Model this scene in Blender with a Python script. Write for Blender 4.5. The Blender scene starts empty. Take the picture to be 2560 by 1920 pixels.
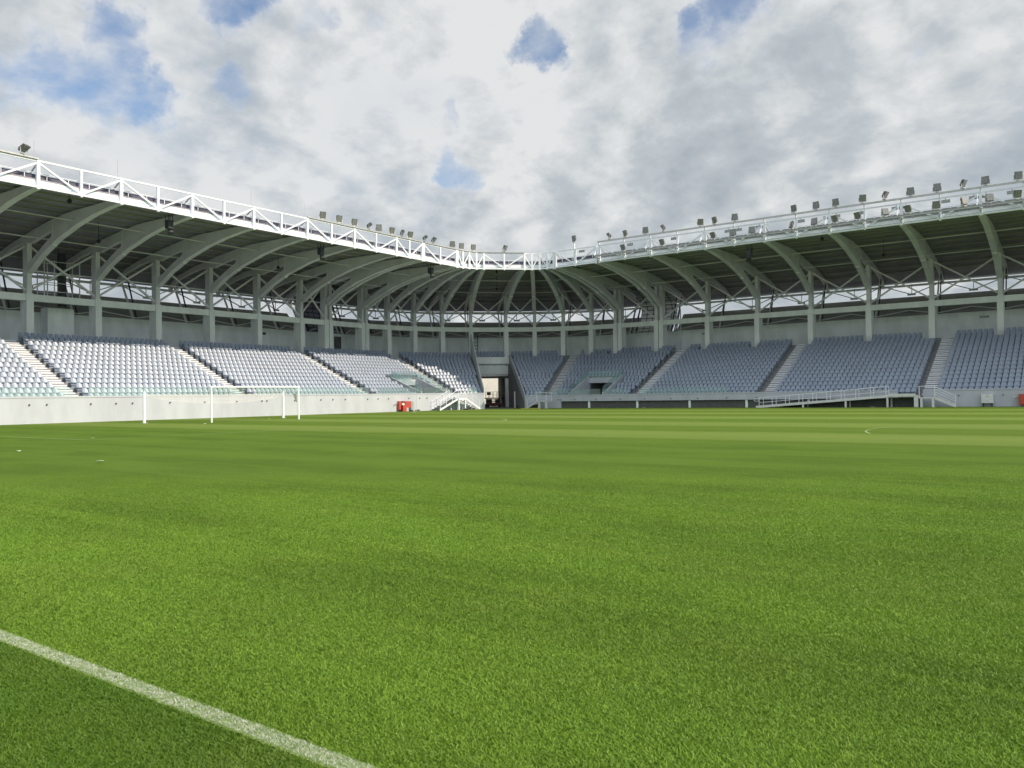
import bpy, math, random
import numpy as np
from mathutils import Vector, Matrix, Euler
C = bpy.context
S = C.scene
COL = S.collection
random.seed(7)
rng = np.random.default_rng(11)
R = math.radians
PI = math.pi

# ------------------------------------------------------------------ camera
CAM = np.array([49.17, -36.2248, 1.5066])
YAW, PITCH, ROLL, LENS = 0.6292, 0.0154, 0.0141, 28.2955
Fv = Vector((-math.sin(YAW) * math.cos(PITCH), math.cos(YAW) * math.cos(PITCH), math.sin(PITCH)))
Rv = Vector((math.cos(YAW), math.sin(YAW), 0))
Uv = Rv.cross(Fv)
r_ = Rv * math.cos(ROLL) - Uv * math.sin(ROLL)
u_ = Rv * math.sin(ROLL) + Uv * math.cos(ROLL)
cd = bpy.data.cameras.new('camera')
cam = bpy.data.objects.new('camera', cd)
COL.objects.link(cam)
cd.sensor_width = 36
cd.lens = LENS
cd.clip_start = 0.1
cd.clip_end = 5000
m = Matrix((r_, u_, -Fv)).transposed().to_4x4()
m.translation = Vector(CAM)
cam.matrix_world = m
S.camera = cam
S.cycles.diffuse_bounces = 7
S.cycles.max_bounces = 12
S.view_settings.view_transform = 'Standard'
S.view_settings.look = 'None'
S.view_settings.exposure = 0.0
S.view_settings.gamma = 1.0

# ------------------------------------------------------------------ sun
SUN_EL, SUN_AZ = 38.0, 8.0          # azimuth from +X towards +Y
sd = Vector((math.cos(R(SUN_EL)) * math.cos(R(SUN_AZ)), math.cos(R(SUN_EL)) * math.sin(R(SUN_AZ)), math.sin(R(SUN_EL))))
sl = bpy.data.lights.new('sun', 'SUN')
sl.energy = 5.0
sl.angle = R(0.5)
sl.color = (1.0, 0.835, 0.635)
so = bpy.data.objects.new('sun', sl)
COL.objects.link(so)
so.rotation_euler = sd.to_track_quat('Z', 'Y').to_euler()
so.location = (0, 0, 60)


# ------------------------------------------------------------------ node helpers
class NT:
    def __init__(s, tree):
        s.t = tree
        s.n = tree.nodes
        s.l = tree.links

    def add(s, typ, ins=None, **kw):
        nd = s.n.new(typ)
        for k, v in kw.items():
            setattr(nd, k, v)
        for k, v in (ins or {}).items():
            s.set(nd.inputs[k], v)
        return nd

    def set(s, inp, v):
        if isinstance(v, bpy.types.NodeSocket):
            s.l.new(v, inp)
        elif isinstance(v, bpy.types.Node):
            s.l.new(v.outputs[0], inp)
        else:
            inp.default_value = v

    def math(s, op, a, b=0.0, c=0.0, clamp=False):
        nd = s.add('ShaderNodeMath', operation=op, use_clamp=clamp)
        s.set(nd.inputs[0], a); s.set(nd.inputs[1], b); s.set(nd.inputs[2], c)
        return nd.outputs[0]

    def vm(s, op, a, b=(0, 0, 0)):
        nd = s.add('ShaderNodeVectorMath', operation=op)
        s.set(nd.inputs[0], a)
        s.set(nd.inputs[1], b)
        return nd.outputs['Value'] if op in ('DOT_PRODUCT', 'LENGTH') else nd.outputs[0]

    def scale(s, a, f):
        nd = s.add('ShaderNodeVectorMath', operation='SCALE')
        s.set(nd.inputs[0], a); s.set(nd.inputs['Scale'], f)
        return nd.outputs[0]

    def noise(s, vec, scale, detail=4, rough=.55, dist=0.0):
        return s.add('ShaderNodeTexNoise', {'Vector': vec, 'Scale': scale, 'Detail': detail, 'Roughness': rough, 'Distortion': dist}).outputs[0]

    def mr(s, v, a, b, c=0.0, d=1.0, smooth=True):
        nd = s.add('ShaderNodeMapRange', {'Value': v, 'From Min': a, 'From Max': b, 'To Min': c, 'To Max': d})
        nd.interpolation_type = 'SMOOTHSTEP' if smooth else 'LINEAR'
        return nd.outputs[0]

    def mix(s, f, a, b, blend='MIX'):
        nd = s.add('ShaderNodeMix', data_type='RGBA', blend_type=blend)
        s.set(nd.inputs[0], f); s.set(nd.inputs[6], a); s.set(nd.inputs[7], b)
        return nd.outputs[2]


def rgba(c): return (c[0], c[1], c[2], 1.0)


# ------------------------------------------------------------------ world: sky with broken cloud
W = bpy.data.worlds.new('World')
S.world = W
W.use_nodes = True
t = NT(W.node_tree)
t.n.clear()
out = t.add('ShaderNodeOutputWorld')
sky = t.add('ShaderNodeTexSky', sky_type='NISHITA')
sky.sun_disc = False
sky.sun_elevation = R(SUN_EL)
sky.sun_rotation = R(90 - SUN_AZ)
sky.altitude = 20
sky.ozone_density = 2.0
bg1 = t.add('ShaderNodeBackground', {'Color': sky.outputs[0], 'Strength': 0.15})
d = t.add('ShaderNodeTexCoord').outputs['Generated']
sx = t.add('ShaderNodeSeparateXYZ', {0: d})
zz = t.math('ADD', t.math('MAXIMUM', sx.outputs[2], 0.0), 0.42)
px = t.math('DIVIDE', sx.outputs[0], zz)
py = t.math('DIVIDE', sx.outputs[1], zz)
p = t.add('ShaderNodeCombineXYZ', {0: px, 1: py, 2: 0.35}).outputs[0]
warp = t.add('ShaderNodeTexNoise', {'Vector': p, 'Scale': 1.6, 'Detail': 3.0, 'Roughness': .5}).outputs['Color']
warp = t.vm('SUBTRACT', warp, (.5, .5, .5))
pw = t.vm('ADD', p, t.scale(warp, 0.16))
n1 = t.noise(pw, 1.9, 9, .58)
n2 = t.noise(t.vm('ADD', pw, (0.035, 0.03, 0.0)), 1.9, 9, .58)
big = t.noise(t.vm('ADD', p, (4.3, 1.7, 0.0)), 1.5, 4, .5)
fine = t.noise(pw, 7.0, 6, .55)
bl = t.math('SUBTRACT', 1.0, t.math('ABSOLUTE', t.math('SUBTRACT', t.math('MULTIPLY', t.noise(t.vm('ADD', pw, (9, 2, 0)), 3.2, 5, .5), 2.0), 1.0)))
# gaps of blue where the photograph has them (directions on the sky)
gaps = [(-0.815, 0.429, 0.391, 1.5), (-0.821, 0.438, 0.366, 1.5), (-0.858, 0.387, 0.338, 2.0), (-0.843, 0.42, 0.335, 2.2),
        (-0.827, 0.459, 0.325, 1.8), (-0.767, 0.538, 0.348, 1.1), (-0.735, 0.527, 0.427, 1.8), (-0.691, 0.588, 0.421, 1.1),
        (-0.647, 0.633, 0.425, 0.7), (-0.514, 0.757, 0.404, 1.25), (-0.497, 0.771, 0.399, 1.16), (-0.363, 0.839, 0.406, 1.5),
        (-0.349, 0.85, 0.395, 1.3), (-0.316, 0.848, 0.426, 2.2), (-0.159, 0.927, 0.339, 0.9), (-0.616, 0.717, 0.326, 0.6),
        (-0.629, 0.728, 0.272, 1.1), (-0.618, 0.74, 0.265, 0.8), (-0.877, 0.353, 0.326, 1.5)]
g = None
wob = t.vm('ADD', d, t.scale(t.vm('SUBTRACT', t.add('ShaderNodeTexNoise', {'Vector': d, 'Scale': 15.0, 'Detail': 5.0, 'Roughness': .62}).outputs['Color'], (.5, .5, .5)), 0.10))
wob = t.vm('NORMALIZE', wob)
for gx, gy, gz, ang in gaps:
    L = math.sqrt(gx * gx + gy * gy + gz * gz)
    dt = t.vm('DISTANCE' if False else 'DOT_PRODUCT', wob, (gx / L, gy / L, gz / L))
    v = t.mr(dt, math.cos(R(ang * 1.5)), math.cos(R(ang * .3)))
    if ang < 1.3: v = t.math('MULTIPLY', v, .55 if ang < 1.15 else .85)
    g = v if g is None else t.math('MAXIMUM', g, v)
dens = t.math('ADD', t.math('MULTIPLY', n1, .75), t.math('MULTIPLY', big, .25))
dens = t.math('ADD', dens, .32)
dens = t.math('SUBTRACT', dens, t.math('MULTIPLY', t.math('MULTIPLY', g, t.mr(fine, .34, .62, .35, 1.15, False)), .40))
mask = t.mr(dens, .30, .80)
mask = t.math('MAXIMUM', mask, t.mr(sx.outputs[2], .20, .05))
lit = t.math('MULTIPLY', t.math('SUBTRACT', n1, n2), 5.4)
lit = t.math('ADD', lit, t.math('MULTIPLY', t.math('SUBTRACT', big, .5), -1.9))
lit = t.math('ADD', lit, t.mr(dens, .80, .52, 0.0, .30))
lit = t.math('ADD', lit, t.math('MULTIPLY', t.math('SUBTRACT', fine, .5), .38))
lit = t.math('ADD', lit, t.math('MULTIPLY', t.math('SUBTRACT', bl, .78), .75))
lit = t.math('ADD', lit, t.math('MULTIPLY', t.math('SUBTRACT', sx.outputs[2], .27), 1.1))
lit = t.math('ADD', lit, .53, clamp=True)
ramp = t.add('ShaderNodeValToRGB', {0: lit})
cr = ramp.color_ramp
cr.elements[0].position = 0.0
cr.elements[0].color = (.385, .435, .48, 1)
cr.elements[1].position = 1.0
cr.elements[1].color = (.77, .785, .79, 1)
e = cr.elements.new(.5)
e.color = (.52, .565, .60, 1)
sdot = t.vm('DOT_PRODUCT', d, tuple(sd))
cloud_boost = t.math('MULTIPLY', t.mr(sdot, .30, .96, 1.0, 1.7), t.mr(sx.outputs[1], .05, -.8, 1.0, 1.3))  # unseen clouds brightened sunward and behind the camera to lift shaded surfaces
bg2 = t.add('ShaderNodeBackground', {'Color': ramp.outputs[0], 'Strength': cloud_boost})
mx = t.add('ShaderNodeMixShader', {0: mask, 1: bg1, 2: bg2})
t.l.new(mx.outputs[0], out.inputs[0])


# ------------------------------------------------------------------ materials
def mat(name, col, rough=.6, var=.08, vscale=1.5, metal=0.0, bump=0.0, spec=.4, fine=0.0, fscale=30.0, stretch=None):
    m = bpy.data.materials.new(name)
    m.use_nodes = True
    t = NT(m.node_tree)
    b = t.n['Principled BSDF']
    b.inputs['Roughness'].default_value = rough
    b.inputs['Metallic'].default_value = metal
    b.inputs['Specular IOR Level'].default_value = spec
    geo = t.add('ShaderNodeNewGeometry').outputs['Position']
    v = geo if stretch is None else t.vm('MULTIPLY', geo, stretch)
    n = t.noise(v, vscale, 5, .6)
    dark = tuple(c * (1 - var * 1.6) for c in col)
    lite = tuple(min(.92, c * (1 + var * .8)) for c in col)
    c = t.mix(t.mr(n, .32, .68), rgba(dark), rgba(lite))
    if fine:
        n2 = t.noise(geo, fscale, 3, .6)
        c = t.mix(fine, c, t.mix(n2, rgba(tuple(q * .6 for q in col)), rgba(tuple(min(.92, q * 1.3) for q in col))))
    t.set(b.inputs['Base Color'], c)
    if bump:
        bn = t.add('ShaderNodeBump', {'Height': t.noise(geo, 25, 4), 'Strength': bump, 'Distance': .02})
        t.l.new(bn.outputs[0], b.inputs['Normal'])
    return m


M = {}
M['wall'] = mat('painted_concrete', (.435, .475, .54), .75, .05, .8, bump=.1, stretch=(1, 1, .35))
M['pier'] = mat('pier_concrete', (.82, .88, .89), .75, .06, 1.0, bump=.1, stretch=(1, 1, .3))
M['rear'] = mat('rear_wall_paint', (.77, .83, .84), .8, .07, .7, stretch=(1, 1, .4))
M['terrace'] = mat('terrace_concrete', (.22, .23, .25), .85, .12, 2.5, bump=.2, fine=.2)
M['nosing'] = mat('step_nosing_paint', (.70, .74, .80), .7, .06, 3)
M['riser'] = mat('step_riser_concrete', (.36, .39, .44), .85, .1, 3)
M['steel'] = mat('grey_steel_paint', (.72, .745, .785), .5, .06, .6)
M['purlin'] = mat('purlin_paint', (.33, .34, .365), .55, .08, .6)
M['white'] = mat('white_steel_paint', (.74, .80, .88), .42, .03, 2)
M['galv'] = mat('galvanised_steel', (.46, .48, .49), .45, .08, 4, metal=.3)
M['dark'] = mat('dark_steel', (.04, .045, .05), .5, .1, 3)
M['deck'] = mat('roof_sheet_underside', (.27, .262, .315), .6, .14, .35, stretch=(1, 1, 1))
M['violet'] = mat('slate_roof_sheet', (.085, .09, .14), .45, .15, 1.2)
M['clad'] = mat('facade_lining', (.25, .26, .24), .7, .1, .5)
M['recess'] = mat('recess_shade', (.10, .105, .105), .9, .1, 2)  # dark tone puts the shade of openings into the colour
M['seat'] = mat('seat_plastic', (.246, .303, .402), .36, .05, .35, spec=.5)
M['black'] = mat('black_plastic', (.018, .018, .02), .5, .1, 5)
M['lamp'] = mat('lamp_housing', (.10, .105, .11), .5, .12, 3, metal=.2)
M['lens'] = mat('lamp_lens', (.20, .215, .225), .2, .1, 6, spec=.7)
M['red'] = mat('red_cabinet_paint', (.45, .075, .055), .45, .08, 3)
M['cab'] = mat('pale_cabinet_paint', (.62, .65, .66), .5, .05, 3)
M['rust'] = mat('lift_paint', (.10, .035, .025), .6, .2, 5)
M['tyre'] = mat('rubber', (.02, .02, .02), .9, .1, 5)
M['asphalt'] = mat('asphalt', (.17, .165, .155), .9, .15, 1.2, fine=.3)
M['kerb'] = mat('pale_kerb', (.5, .5, .48), .8, .08, 2)
M['cream'] = mat('cream_render', (.62, .63, .60), .85, .06, .4)
M['yellow'] = mat('yellow_hose', (.55, .50, .08), .6, .1, 4)
M['speaker'] = mat('speaker_box', (.055, .06, .07), .6, .1, 4)
M['pale_box'] = mat('control_gear_grey', (.33, .36, .38), .5, .1, 5)
M['paper'] = mat('white_paper', (.75, .75, .73), .8, .05, 9)
M['cloth'] = mat('dark_work_clothes', (.02, .022, .03), .9, .2, 8)
M['net'] = None


def grid_mat(name, a, b, tr):
    m = bpy.data.materials.new(name)
    m.use_nodes = True
    t = NT(m.node_tree)
    uv = t.add('ShaderNodeUVMap').outputs[0]
    br = t.add('ShaderNodeTexBrick', {'Vector': uv, 'Color1': rgba(a), 'Color2': rgba(tuple(c * .8 for c in a)), 'Mortar': rgba(b), 'Scale': 1.0,
                                      'Mortar Size': .06, 'Brick Width': .95, 'Row Height': .62, 'Mortar Smooth': .1}, offset=0.0)
    t.set(t.n['Principled BSDF'].inputs['Base Color'], br.outputs[0])
    t.n['Principled BSDF'].inputs['Roughness'].default_value = .5
    tl = t.add('ShaderNodeBsdfTranslucent', {'Color': br.outputs[0]})
    ms = t.add('ShaderNodeMixShader', {0: tr, 1: t.n['Principled BSDF'].outputs[0], 2: tl.outputs[0]})
    t.l.new(ms.outputs[0], t.n['Material Output'].inputs[0])
    return m


M['panel_light'] = grid_mat('pale_facade_panels', (.62, .66, .68), (.06, .08, .10), .45)
M['panel_violet'] = grid_mat('slate_facade_panels', (.20, .205, .27), (.03, .03, .045), .25)


def glass_mat():
    m = bpy.data.materials.new('tinted_glass')
    m.use_nodes = True
    t = NT(m.node_tree)
    t.n.clear()
    o = t.add('ShaderNodeOutputMaterial')
    tr = t.add('ShaderNodeBsdfTransparent', {'Color': (.90, .965, .95, 1)})
    gl = t.add('ShaderNodeBsdfGlossy', {'Color': (.8, .9, .88, 1), 'Roughness': .04})
    df = t.add('ShaderNodeBsdfDiffuse', {'Color': (.55, .70, .67, 1)})
    fr = t.add('ShaderNodeFresnel', {'IOR': 1.45})
    a = t.add('ShaderNodeMixShader', {0: .10, 1: tr, 2: df})
    b = t.add('ShaderNodeMixShader', {0: t.math('MULTIPLY', fr, .35), 1: a, 2: gl})
    t.l.new(b.outputs[0], o.inputs[0])
    return m


M['glass'] = glass_mat()


def net_mat():
    m = bpy.data.materials.new('goal_netting')
    m.use_nodes = True
    t = NT(m.node_tree)
    t.n.clear()
    o = t.add('ShaderNodeOutputMaterial')
    tr = t.add('ShaderNodeBsdfTransparent')
    df = t.add('ShaderNodeBsdfDiffuse', {'Color': (.72, .72, .72, 1)})
    uv = t.add('ShaderNodeUVMap').outputs[0]
    s = t.add('ShaderNodeSeparateXYZ', {0: uv})
    fx = t.math('FRACT', t.math('MULTIPLY', s.outputs[0], 8.3))
    fy = t.math('FRACT', t.math('MULTIPLY', s.outputs[1], 8.3))
    ln = t.math('MAXIMUM', t.math('LESS_THAN', fx, .07), t.math('LESS_THAN', fy, .07))
    mx = t.add('ShaderNodeMixShader', {0: ln, 1: tr, 2: df})
    t.l.new(mx.outputs[0], o.inputs[0])
    return m


M['net'] = net_mat()
Y_TOUCH = -33.95


def grass_macro(t, pos):
    return grass_colour(t, pos, True)[0]


def grass_colour(t, pos, macro_only=False):
    """turf colour from world position: mowing bands, worn and lush patches"""
    s = t.add('ShaderNodeSeparateXYZ', {0: pos})
    wy = t.math('ADD', s.outputs[1], t.math('MULTIPLY', t.math('SUBTRACT', t.noise(pos, .12, 3), .5), 1.6))
    band = t.math('SINE', t.math('MULTIPLY', t.math('ADD', wy, .6), 2 * PI / 10.4))
    band = t.mr(band, -.35, .35)
    near = t.mr(s.outputs[1], -15.0, -9.0)            # the mowing shows in the far part of the pitch
    streak = t.noise(t.vm('MULTIPLY', pos, (.07, 2.4, 1)), 1.0, 4, .6)
    dstreak = t.noise(t.vm('ADD', t.vm('MULTIPLY', pos, (.20, 2.6, 1)), (7, 3, 0)), 1.0, 5, .66)
    blot = t.noise(t.vm('MULTIPLY', pos, (.42, 1.0, 1)), .55, 5, .64, .3)
    patch = t.noise(t.vm('MULTIPLY', pos, (.5, 1, 1)), 1.9, 5, .65)
    tuft = t.noise(pos, 26, 4, .7)
    tuft2 = t.noise(pos, 7, 5, .7)
    base = t.mix(t.mr(blot, .33, .67), rgba((.052, .120, .0095)), rgba((.094, .180, .016)))
    base = t.mix(t.math('MULTIPLY', t.mr(patch, .48, .72), .36), base, rgba((.040, .112, .012)))
    base = t.mix(t.math('MULTIPLY', t.mr(streak, .5, .72), .5), base, rgba((.128, .205, .030)))
    base = t.mix(t.math('MULTIPLY', t.mr(dstreak, .56, .72), .36), base, rgba((.036, .100, .010)))
    fb = t.mix(band, rgba((.098, .166, .019)), rgba((.205, .285, .072)))
    base = t.mix(t.math('MULTIPLY', near, .85), base, fb)
    mow = t.math('SINE', t.math('MULTIPLY', t.math('ADD', wy, t.math('MULTIPLY', streak, .8)), 2 * PI / 3.3))
    base = t.mix(t.mr(mow, -.5, .8, 0.0, .30), base, rgba((.120, .215, .030)))
    outside = t.mr(s.outputs[1], Y_TOUCH - .02, Y_TOUCH - .10)
    base = t.mix(t.math('MULTIPLY', outside, .6), base, t.mix(blot, rgba((.034, .092, .010)), rgba((.062, .135, .014))))
    if macro_only: return base, s
    base = t.mix(t.math('MULTIPLY', t.mr(tuft2, .40, .62), .30), base, t.mix(.5, base, rgba((.145, .22, .03))))
    base = t.mix(.40, base, t.mix(t.mr(tuft, .3, .7), rgba((.028, .065, .006)), rgba((.115, .175, .027))))
    return base, s


def grass_mat(name, blades):
    m = bpy.data.materials.new(name)
    m.use_nodes = True
    t = NT(m.node_tree)
    b = t.n['Principled BSDF']
    pos = t.add('ShaderNodeNewGeometry').outputs['Position']
    c, s = grass_colour(t, pos)
    macro = c
    if blades:
        n = t.noise(pos, 55, 2)
        w = t.math('ADD', t.math('ABSOLUTE', t.math('SUBTRACT', s.outputs[1], Y_TOUCH)), t.math('MULTIPLY', t.math('SUBTRACT', n, .5), .035))
        ln = t.mr(w, .056, .040)
        pn = t.noise(pos, 38, 3, .7)
        wc = t.mix(t.mr(pn, .35, .62), rgba((.24, .33, .19)), rgba((.50, .55, .48)))
        rnd = t.add('ShaderNodeAttribute', attribute_name='shade').outputs['Fac']
        c = t.mix(.62, t.mix(1.0, c, rgba((1.5, 1.45, 1.5)), 'MULTIPLY'), t.mix(rnd, rgba((.062, .165, .010)), rgba((.230, .395, .043))))
        macro_n = grass_macro(t, pos)
        outside = t.mr(s.outputs[1], Y_TOUCH - .02, Y_TOUCH - .10)
        c = t.mix(t.math('MULTIPLY', outside, .62), c, rgba((.060, .150, .010)))
        c = t.mix(1.0, c, t.mix(.62, rgba((1, 1, 1)), t.math('MULTIPLY', t.add('ShaderNodeSeparateColor', {0: macro_n}).outputs[1], 7.0)), 'MULTIPLY')
        c = t.mix(t.math('MULTIPLY', t.mr(t.noise(pos, .8, 4, .6), .45, .7), .22), c, rgba((.21, .27, .045)))
        c = t.mix(ln, c, wc)
        b.inputs['Roughness'].default_value = .5
        b.inputs['Specular IOR Level'].default_value = .3
        tl = t.add('ShaderNodeBsdfTranslucent', {'Color': c})
        ms = t.add('ShaderNodeMixShader', {0: .28, 1: b.outputs[0], 2: tl.outputs[0]})
        t.l.new(ms.outputs[0], t.n['Material Output'].inputs[0])
    else:
        b.inputs['Roughness'].default_value = .85
        b.inputs['Specular IOR Level'].default_value = .08
        h = t.math('ADD', t.noise(pos, 60, 3, .7), t.math('MULTIPLY', t.noise(pos, 14, 4, .65), 1.2))
        bn = t.add('ShaderNodeBump', {'Height': h, 'Strength': .75, 'Distance': .03})
        t.l.new(bn.outputs[0], b.inputs['Normal'])
    t.set(b.inputs['Base Color'], c)
    return m


M['turf'] = grass_mat('mown_turf', False)
M['blades'] = grass_mat('grass_blades', True)


def line_mat():
    m = bpy.data.materials.new('worn_line_paint')
    m.use_nodes = True
    t = NT(m.node_tree)
    pos = t.add('ShaderNodeNewGeometry').outputs['Position']
    n = t.noise(pos, 22, 5, .7)
    n2 = t.noise(pos, .35, 3, .6)
    f = t.math('MULTIPLY', t.mr(n, .3, .62), t.mr(n2, .36, .6, .25, 1.0))
    c = t.mix(f, rgba((.12, .20, .04)), rgba((.27, .34, .17)))
    t.set(t.n['Principled BSDF'].inputs['Base Color'], c)
    t.n['Principled BSDF'].inputs['Roughness'].default_value = .9
    return m


M['line'] = line_mat()


# ------------------------------------------------------------------ mesh builder
class MB:
    def __init__(s):
        s.v = []
        s.f = []
        s.mi = []
        s.uv = []
        s.cur = 0

    def quad(s, pts, uv=None):
        k = len(s.v)
        s.v += [tuple(float(c) for c in q) for q in pts]
        s.f.append(tuple(range(k, k + len(pts))))
        s.mi.append(s.cur)
        s.uv.append(uv)

    def box(s, c, size, rz=0.0, rx=0.0):
        hx, hy, hz = (q / 2 for q in size)
        mtx = Euler((rx, 0, rz)).to_matrix()
        k = len(s.v)
        for dx, dy, dz in ((-1, -1, -1), (1, -1, -1), (1, 1, -1), (-1, 1, -1), (-1, -1, 1), (1, -1, 1), (1, 1, 1), (-1, 1, 1)):
            q = mtx @ Vector((dx * hx, dy * hy, dz * hz))
            s.v.append((c[0] + q.x, c[1] + q.y, c[2] + q.z))
        for fc in ((3, 2, 1, 0), (4, 5, 6, 7), (0, 1, 5, 4), (1, 2, 6, 5), (2, 3, 7, 6), (3, 0, 4, 7)):
            s.f.append(tuple(k + i for i in fc))
            s.mi.append(s.cur)
            s.uv.append(None)
        return s

    def bar(s, p, q, w, h=None, up=(0, 0, 1)):
        """box beam between two points: w across, h along 'up'"""
        h = w if h is None else h
        p = Vector(p); q = Vector(q)
        ax = (q - p)
        if ax.length < 1e-6: return s
        ax.normalize()
        upv = Vector(up)
        sd_ = ax.cross(upv)
        if sd_.length < 1e-4:
            sd_ = ax.cross(Vector((1, 0, 0)))
        sd_.normalize()
        uu = sd_.cross(ax).normalized()
        k = len(s.v)
        for e_ in (p, q):
            for a, b in ((-1, -1), (1, -1), (1, 1), (-1, 1)):
                s.v.append(tuple(e_ + sd_ * (a * w / 2) + uu * (b * h / 2)))
        for fc in ((3, 2, 1, 0), (4, 5, 6, 7), (0, 1, 5, 4), (1, 2, 6, 5), (2, 3, 7, 6), (3, 0, 4, 7)):
            s.f.append(tuple(k + i for i in fc))
            s.mi.append(s.cur)
            s.uv.append(None)
        return s

    def tube(s, pts, r, n=8, cap=True):
        pts = [Vector(q) for q in pts]
        rings = []
        for i, q in enumerate(pts):
            ax = (pts[min(i + 1, len(pts) - 1)] - pts[max(i - 1, 0)]).normalized()
            a = ax.orthogonal().normalized()
            if abs(ax.z) < .9:
                a = ax.cross(Vector((0, 0, 1))).normalized()
            b = ax.cross(a)
            rr = r[i] if isinstance(r, (list, tuple)) else r
            k = len(s.v)
            for j in range(n):
                th = 2 * PI * j / n
                s.v.append(tuple(q + a * (rr * math.cos(th)) + b * (rr * math.sin(th))))
            rings.append(k)
        for i in range(len(rings) - 1):
            for j in range(n):
                s.f.append((rings[i] + j, rings[i] + (j + 1) % n, rings[i + 1] + (j + 1) % n, rings[i + 1] + j))
                s.mi.append(s.cur); s.uv.append(None)
        if cap:
            s.f.append(tuple(rings[0] + j for j in reversed(range(n)))); s.mi.append(s.cur); s.uv.append(None)
            s.f.append(tuple(rings[-1] + j for j in range(n))); s.mi.append(s.cur); s.uv.append(None)
        return s

    def sweep(s, st, prof, closed=True, caps=True, uv=False, rev=False):
        """sweep a (u,z) profile along the stations of the stand"""
        n = len(prof)
        base = len(s.v)
        for a in st:
            for u, z in prof:
                x, y = P(a, u)
                s.v.append((x, y, z))
        m_ = n if closed else n - 1
        acc = 0.0
        for i in range(len(st) - 1):
            d0 = math.dist(P(st[i], 20), P(st[i + 1], 20))
            for j in range(m_):
                j2 = (j + 1) % n
                s.f.append((base + i * n + j, base + i * n + j2, base + (i + 1) * n + j2, base + (i + 1) * n + j))
                s.mi.append(s.cur)
                if uv:
                    l0 = sum(math.dist(prof[q], prof[q + 1]) for q in range(j)); l1 = l0 + math.dist(prof[j], prof[j2])
                    s.uv.append(((acc, l0), (acc, l1), (acc + d0, l1), (acc + d0, l0)))
                else:
                    s.uv.append(None)
            acc += d0
        if closed and caps:
            s.f.append(tuple(base + j for j in range(n))); s.mi.append(s.cur); s.uv.append(None)
            k = base + (len(st) - 1) * n
            s.f.append(tuple(k + j for j in reversed(range(n)))); s.mi.append(s.cur); s.uv.append(None)
        return s

    def mesh(s, name, mats, smooth=False):
        me = bpy.data.meshes.new(name)
        me.from_pydata(s.v, [], s.f)
        for mm in (mats if isinstance(mats, (list, tuple)) else [mats]):
            me.materials.append(mm)
        if any(s.mi):
            me.polygons.foreach_set('material_index', s.mi)
        if any(q is not None for q in s.uv):
            ul = me.uv_layers.new(name='UVMap')
            for pl, q in zip(me.polygons, s.uv):
                if q:
                    for li, c in zip(pl.loop_indices, q):
                        ul.data[li].uv = c
        if smooth:
            me.polygons.foreach_set('use_smooth', [True] * len(me.polygons))
        me.update()
        return me


def wloc(o):
    v = Vector((0, 0, 0))
    while o:
        v += o.location
        o = o.parent
    return v


def obj(name, mb, mats, parent=None, smooth=False, local=False):
    o = bpy.data.objects.new(name, mb.mesh(name, mats, smooth) if isinstance(mb, MB) else mb)
    COL.objects.link(o)
    if parent:
        o.parent = parent
        if not local:
            o.location = -wloc(parent)
    return o


def tag(o, label=None, cat=None, group=None, kind=None):
    if label: o['label'] = label
    if cat: o['category'] = cat
    if group: o['group'] = group
    if kind: o['kind'] = kind
    return o


def thing(name, label, cat, loc=(0, 0, 0), rz=0.0, group=None):
    o = bpy.data.objects.new(name, None)
    COL.objects.link(o)
    o.empty_display_size = .3
    o.location = loc
    o.rotation_euler = (0, 0, rz)
    return tag(o, label, cat, group)


def copy_tree(o, parent=None):
    c = o.copy()
    COL.objects.link(c)
    if parent: c.parent = parent
    for ch in list(o.children):
        copy_tree(ch, c)
    return c


# ------------------------------------------------------------------ plan of the stands
# station a: a<=0 left straight (Y = 37.32+a); 0..45 first corner arc (degrees); 45..50 gate diagonal (metres);
# 50..95 second corner arc; >=95 right straight (X = a-98.864).  u: metres outward from the front wall face.
RW = 5.92
C1 = (-7.40, 37.32)
C2 = (-3.864, 40.853)
H = math.sqrt(.5)


def P(a, u):
    if a <= 0: return (C1[0] - RW - u, C1[1] + a)
    if a <= 45:
        th = R(180 - a)
        return (C1[0] + (RW + u) * math.cos(th), C1[1] + (RW + u) * math.sin(th))
    if a < 50:
        s = (a - 45)
        return (C1[0] - (RW + u) * H + s * H, C1[1] + (RW + u) * H + s * H)
    if a <= 95:
        th = R(135 - (a - 50))
        return (C2[0] + (RW + u) * math.cos(th), C2[1] + (RW + u) * math.sin(th))
    return (C2[0] + a - 95, C2[1] + RW + u)


def nrm(a):
    """outward normal angle"""
    if a <= 0: return PI
    if a <= 45: return R(180 - a)
    if a < 50: return R(135)
    if a <= 95: return R(135 - (a - 50))
    return R(90)


def P3(a, u, z):
    x, y = P(a, u)
    return (x, y, z)


def st(a0, a1, step_arc=2.8125):
    """stations between a0 and a1, dense in the arcs, with the breakpoints"""
    s = {a0, a1}
    for b in (0, 45, 50, 95):
        if a0 < b < a1: s.add(b)
    for lo, hi in ((0, 45), (50, 95)):
        k = lo
        while k <= hi + 1e-6:
            if a0 < k < a1: s.add(k)
            k += step_arc
    k = math.ceil(a0 / 5) * 5
    return sorted(s)


def aY(y): return y - 37.32


def aX(x): return x + 98.864


# stand extents
A_LEFT0, A_J1, A_J2, A_END = aY(-31.0), aY(31.17), aX(2.29), aX(74.5)
DZ = 0.42
LEFT = dict(z0=1.43, dz=.42, r=.93, n=14, wall=2.0)
RIGHT = dict(z0=1.00, dz=.407, r=.88, n=16, wall=1.60)


def tread(sp, i): return sp['z0'] + sp['dz'] * i


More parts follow.
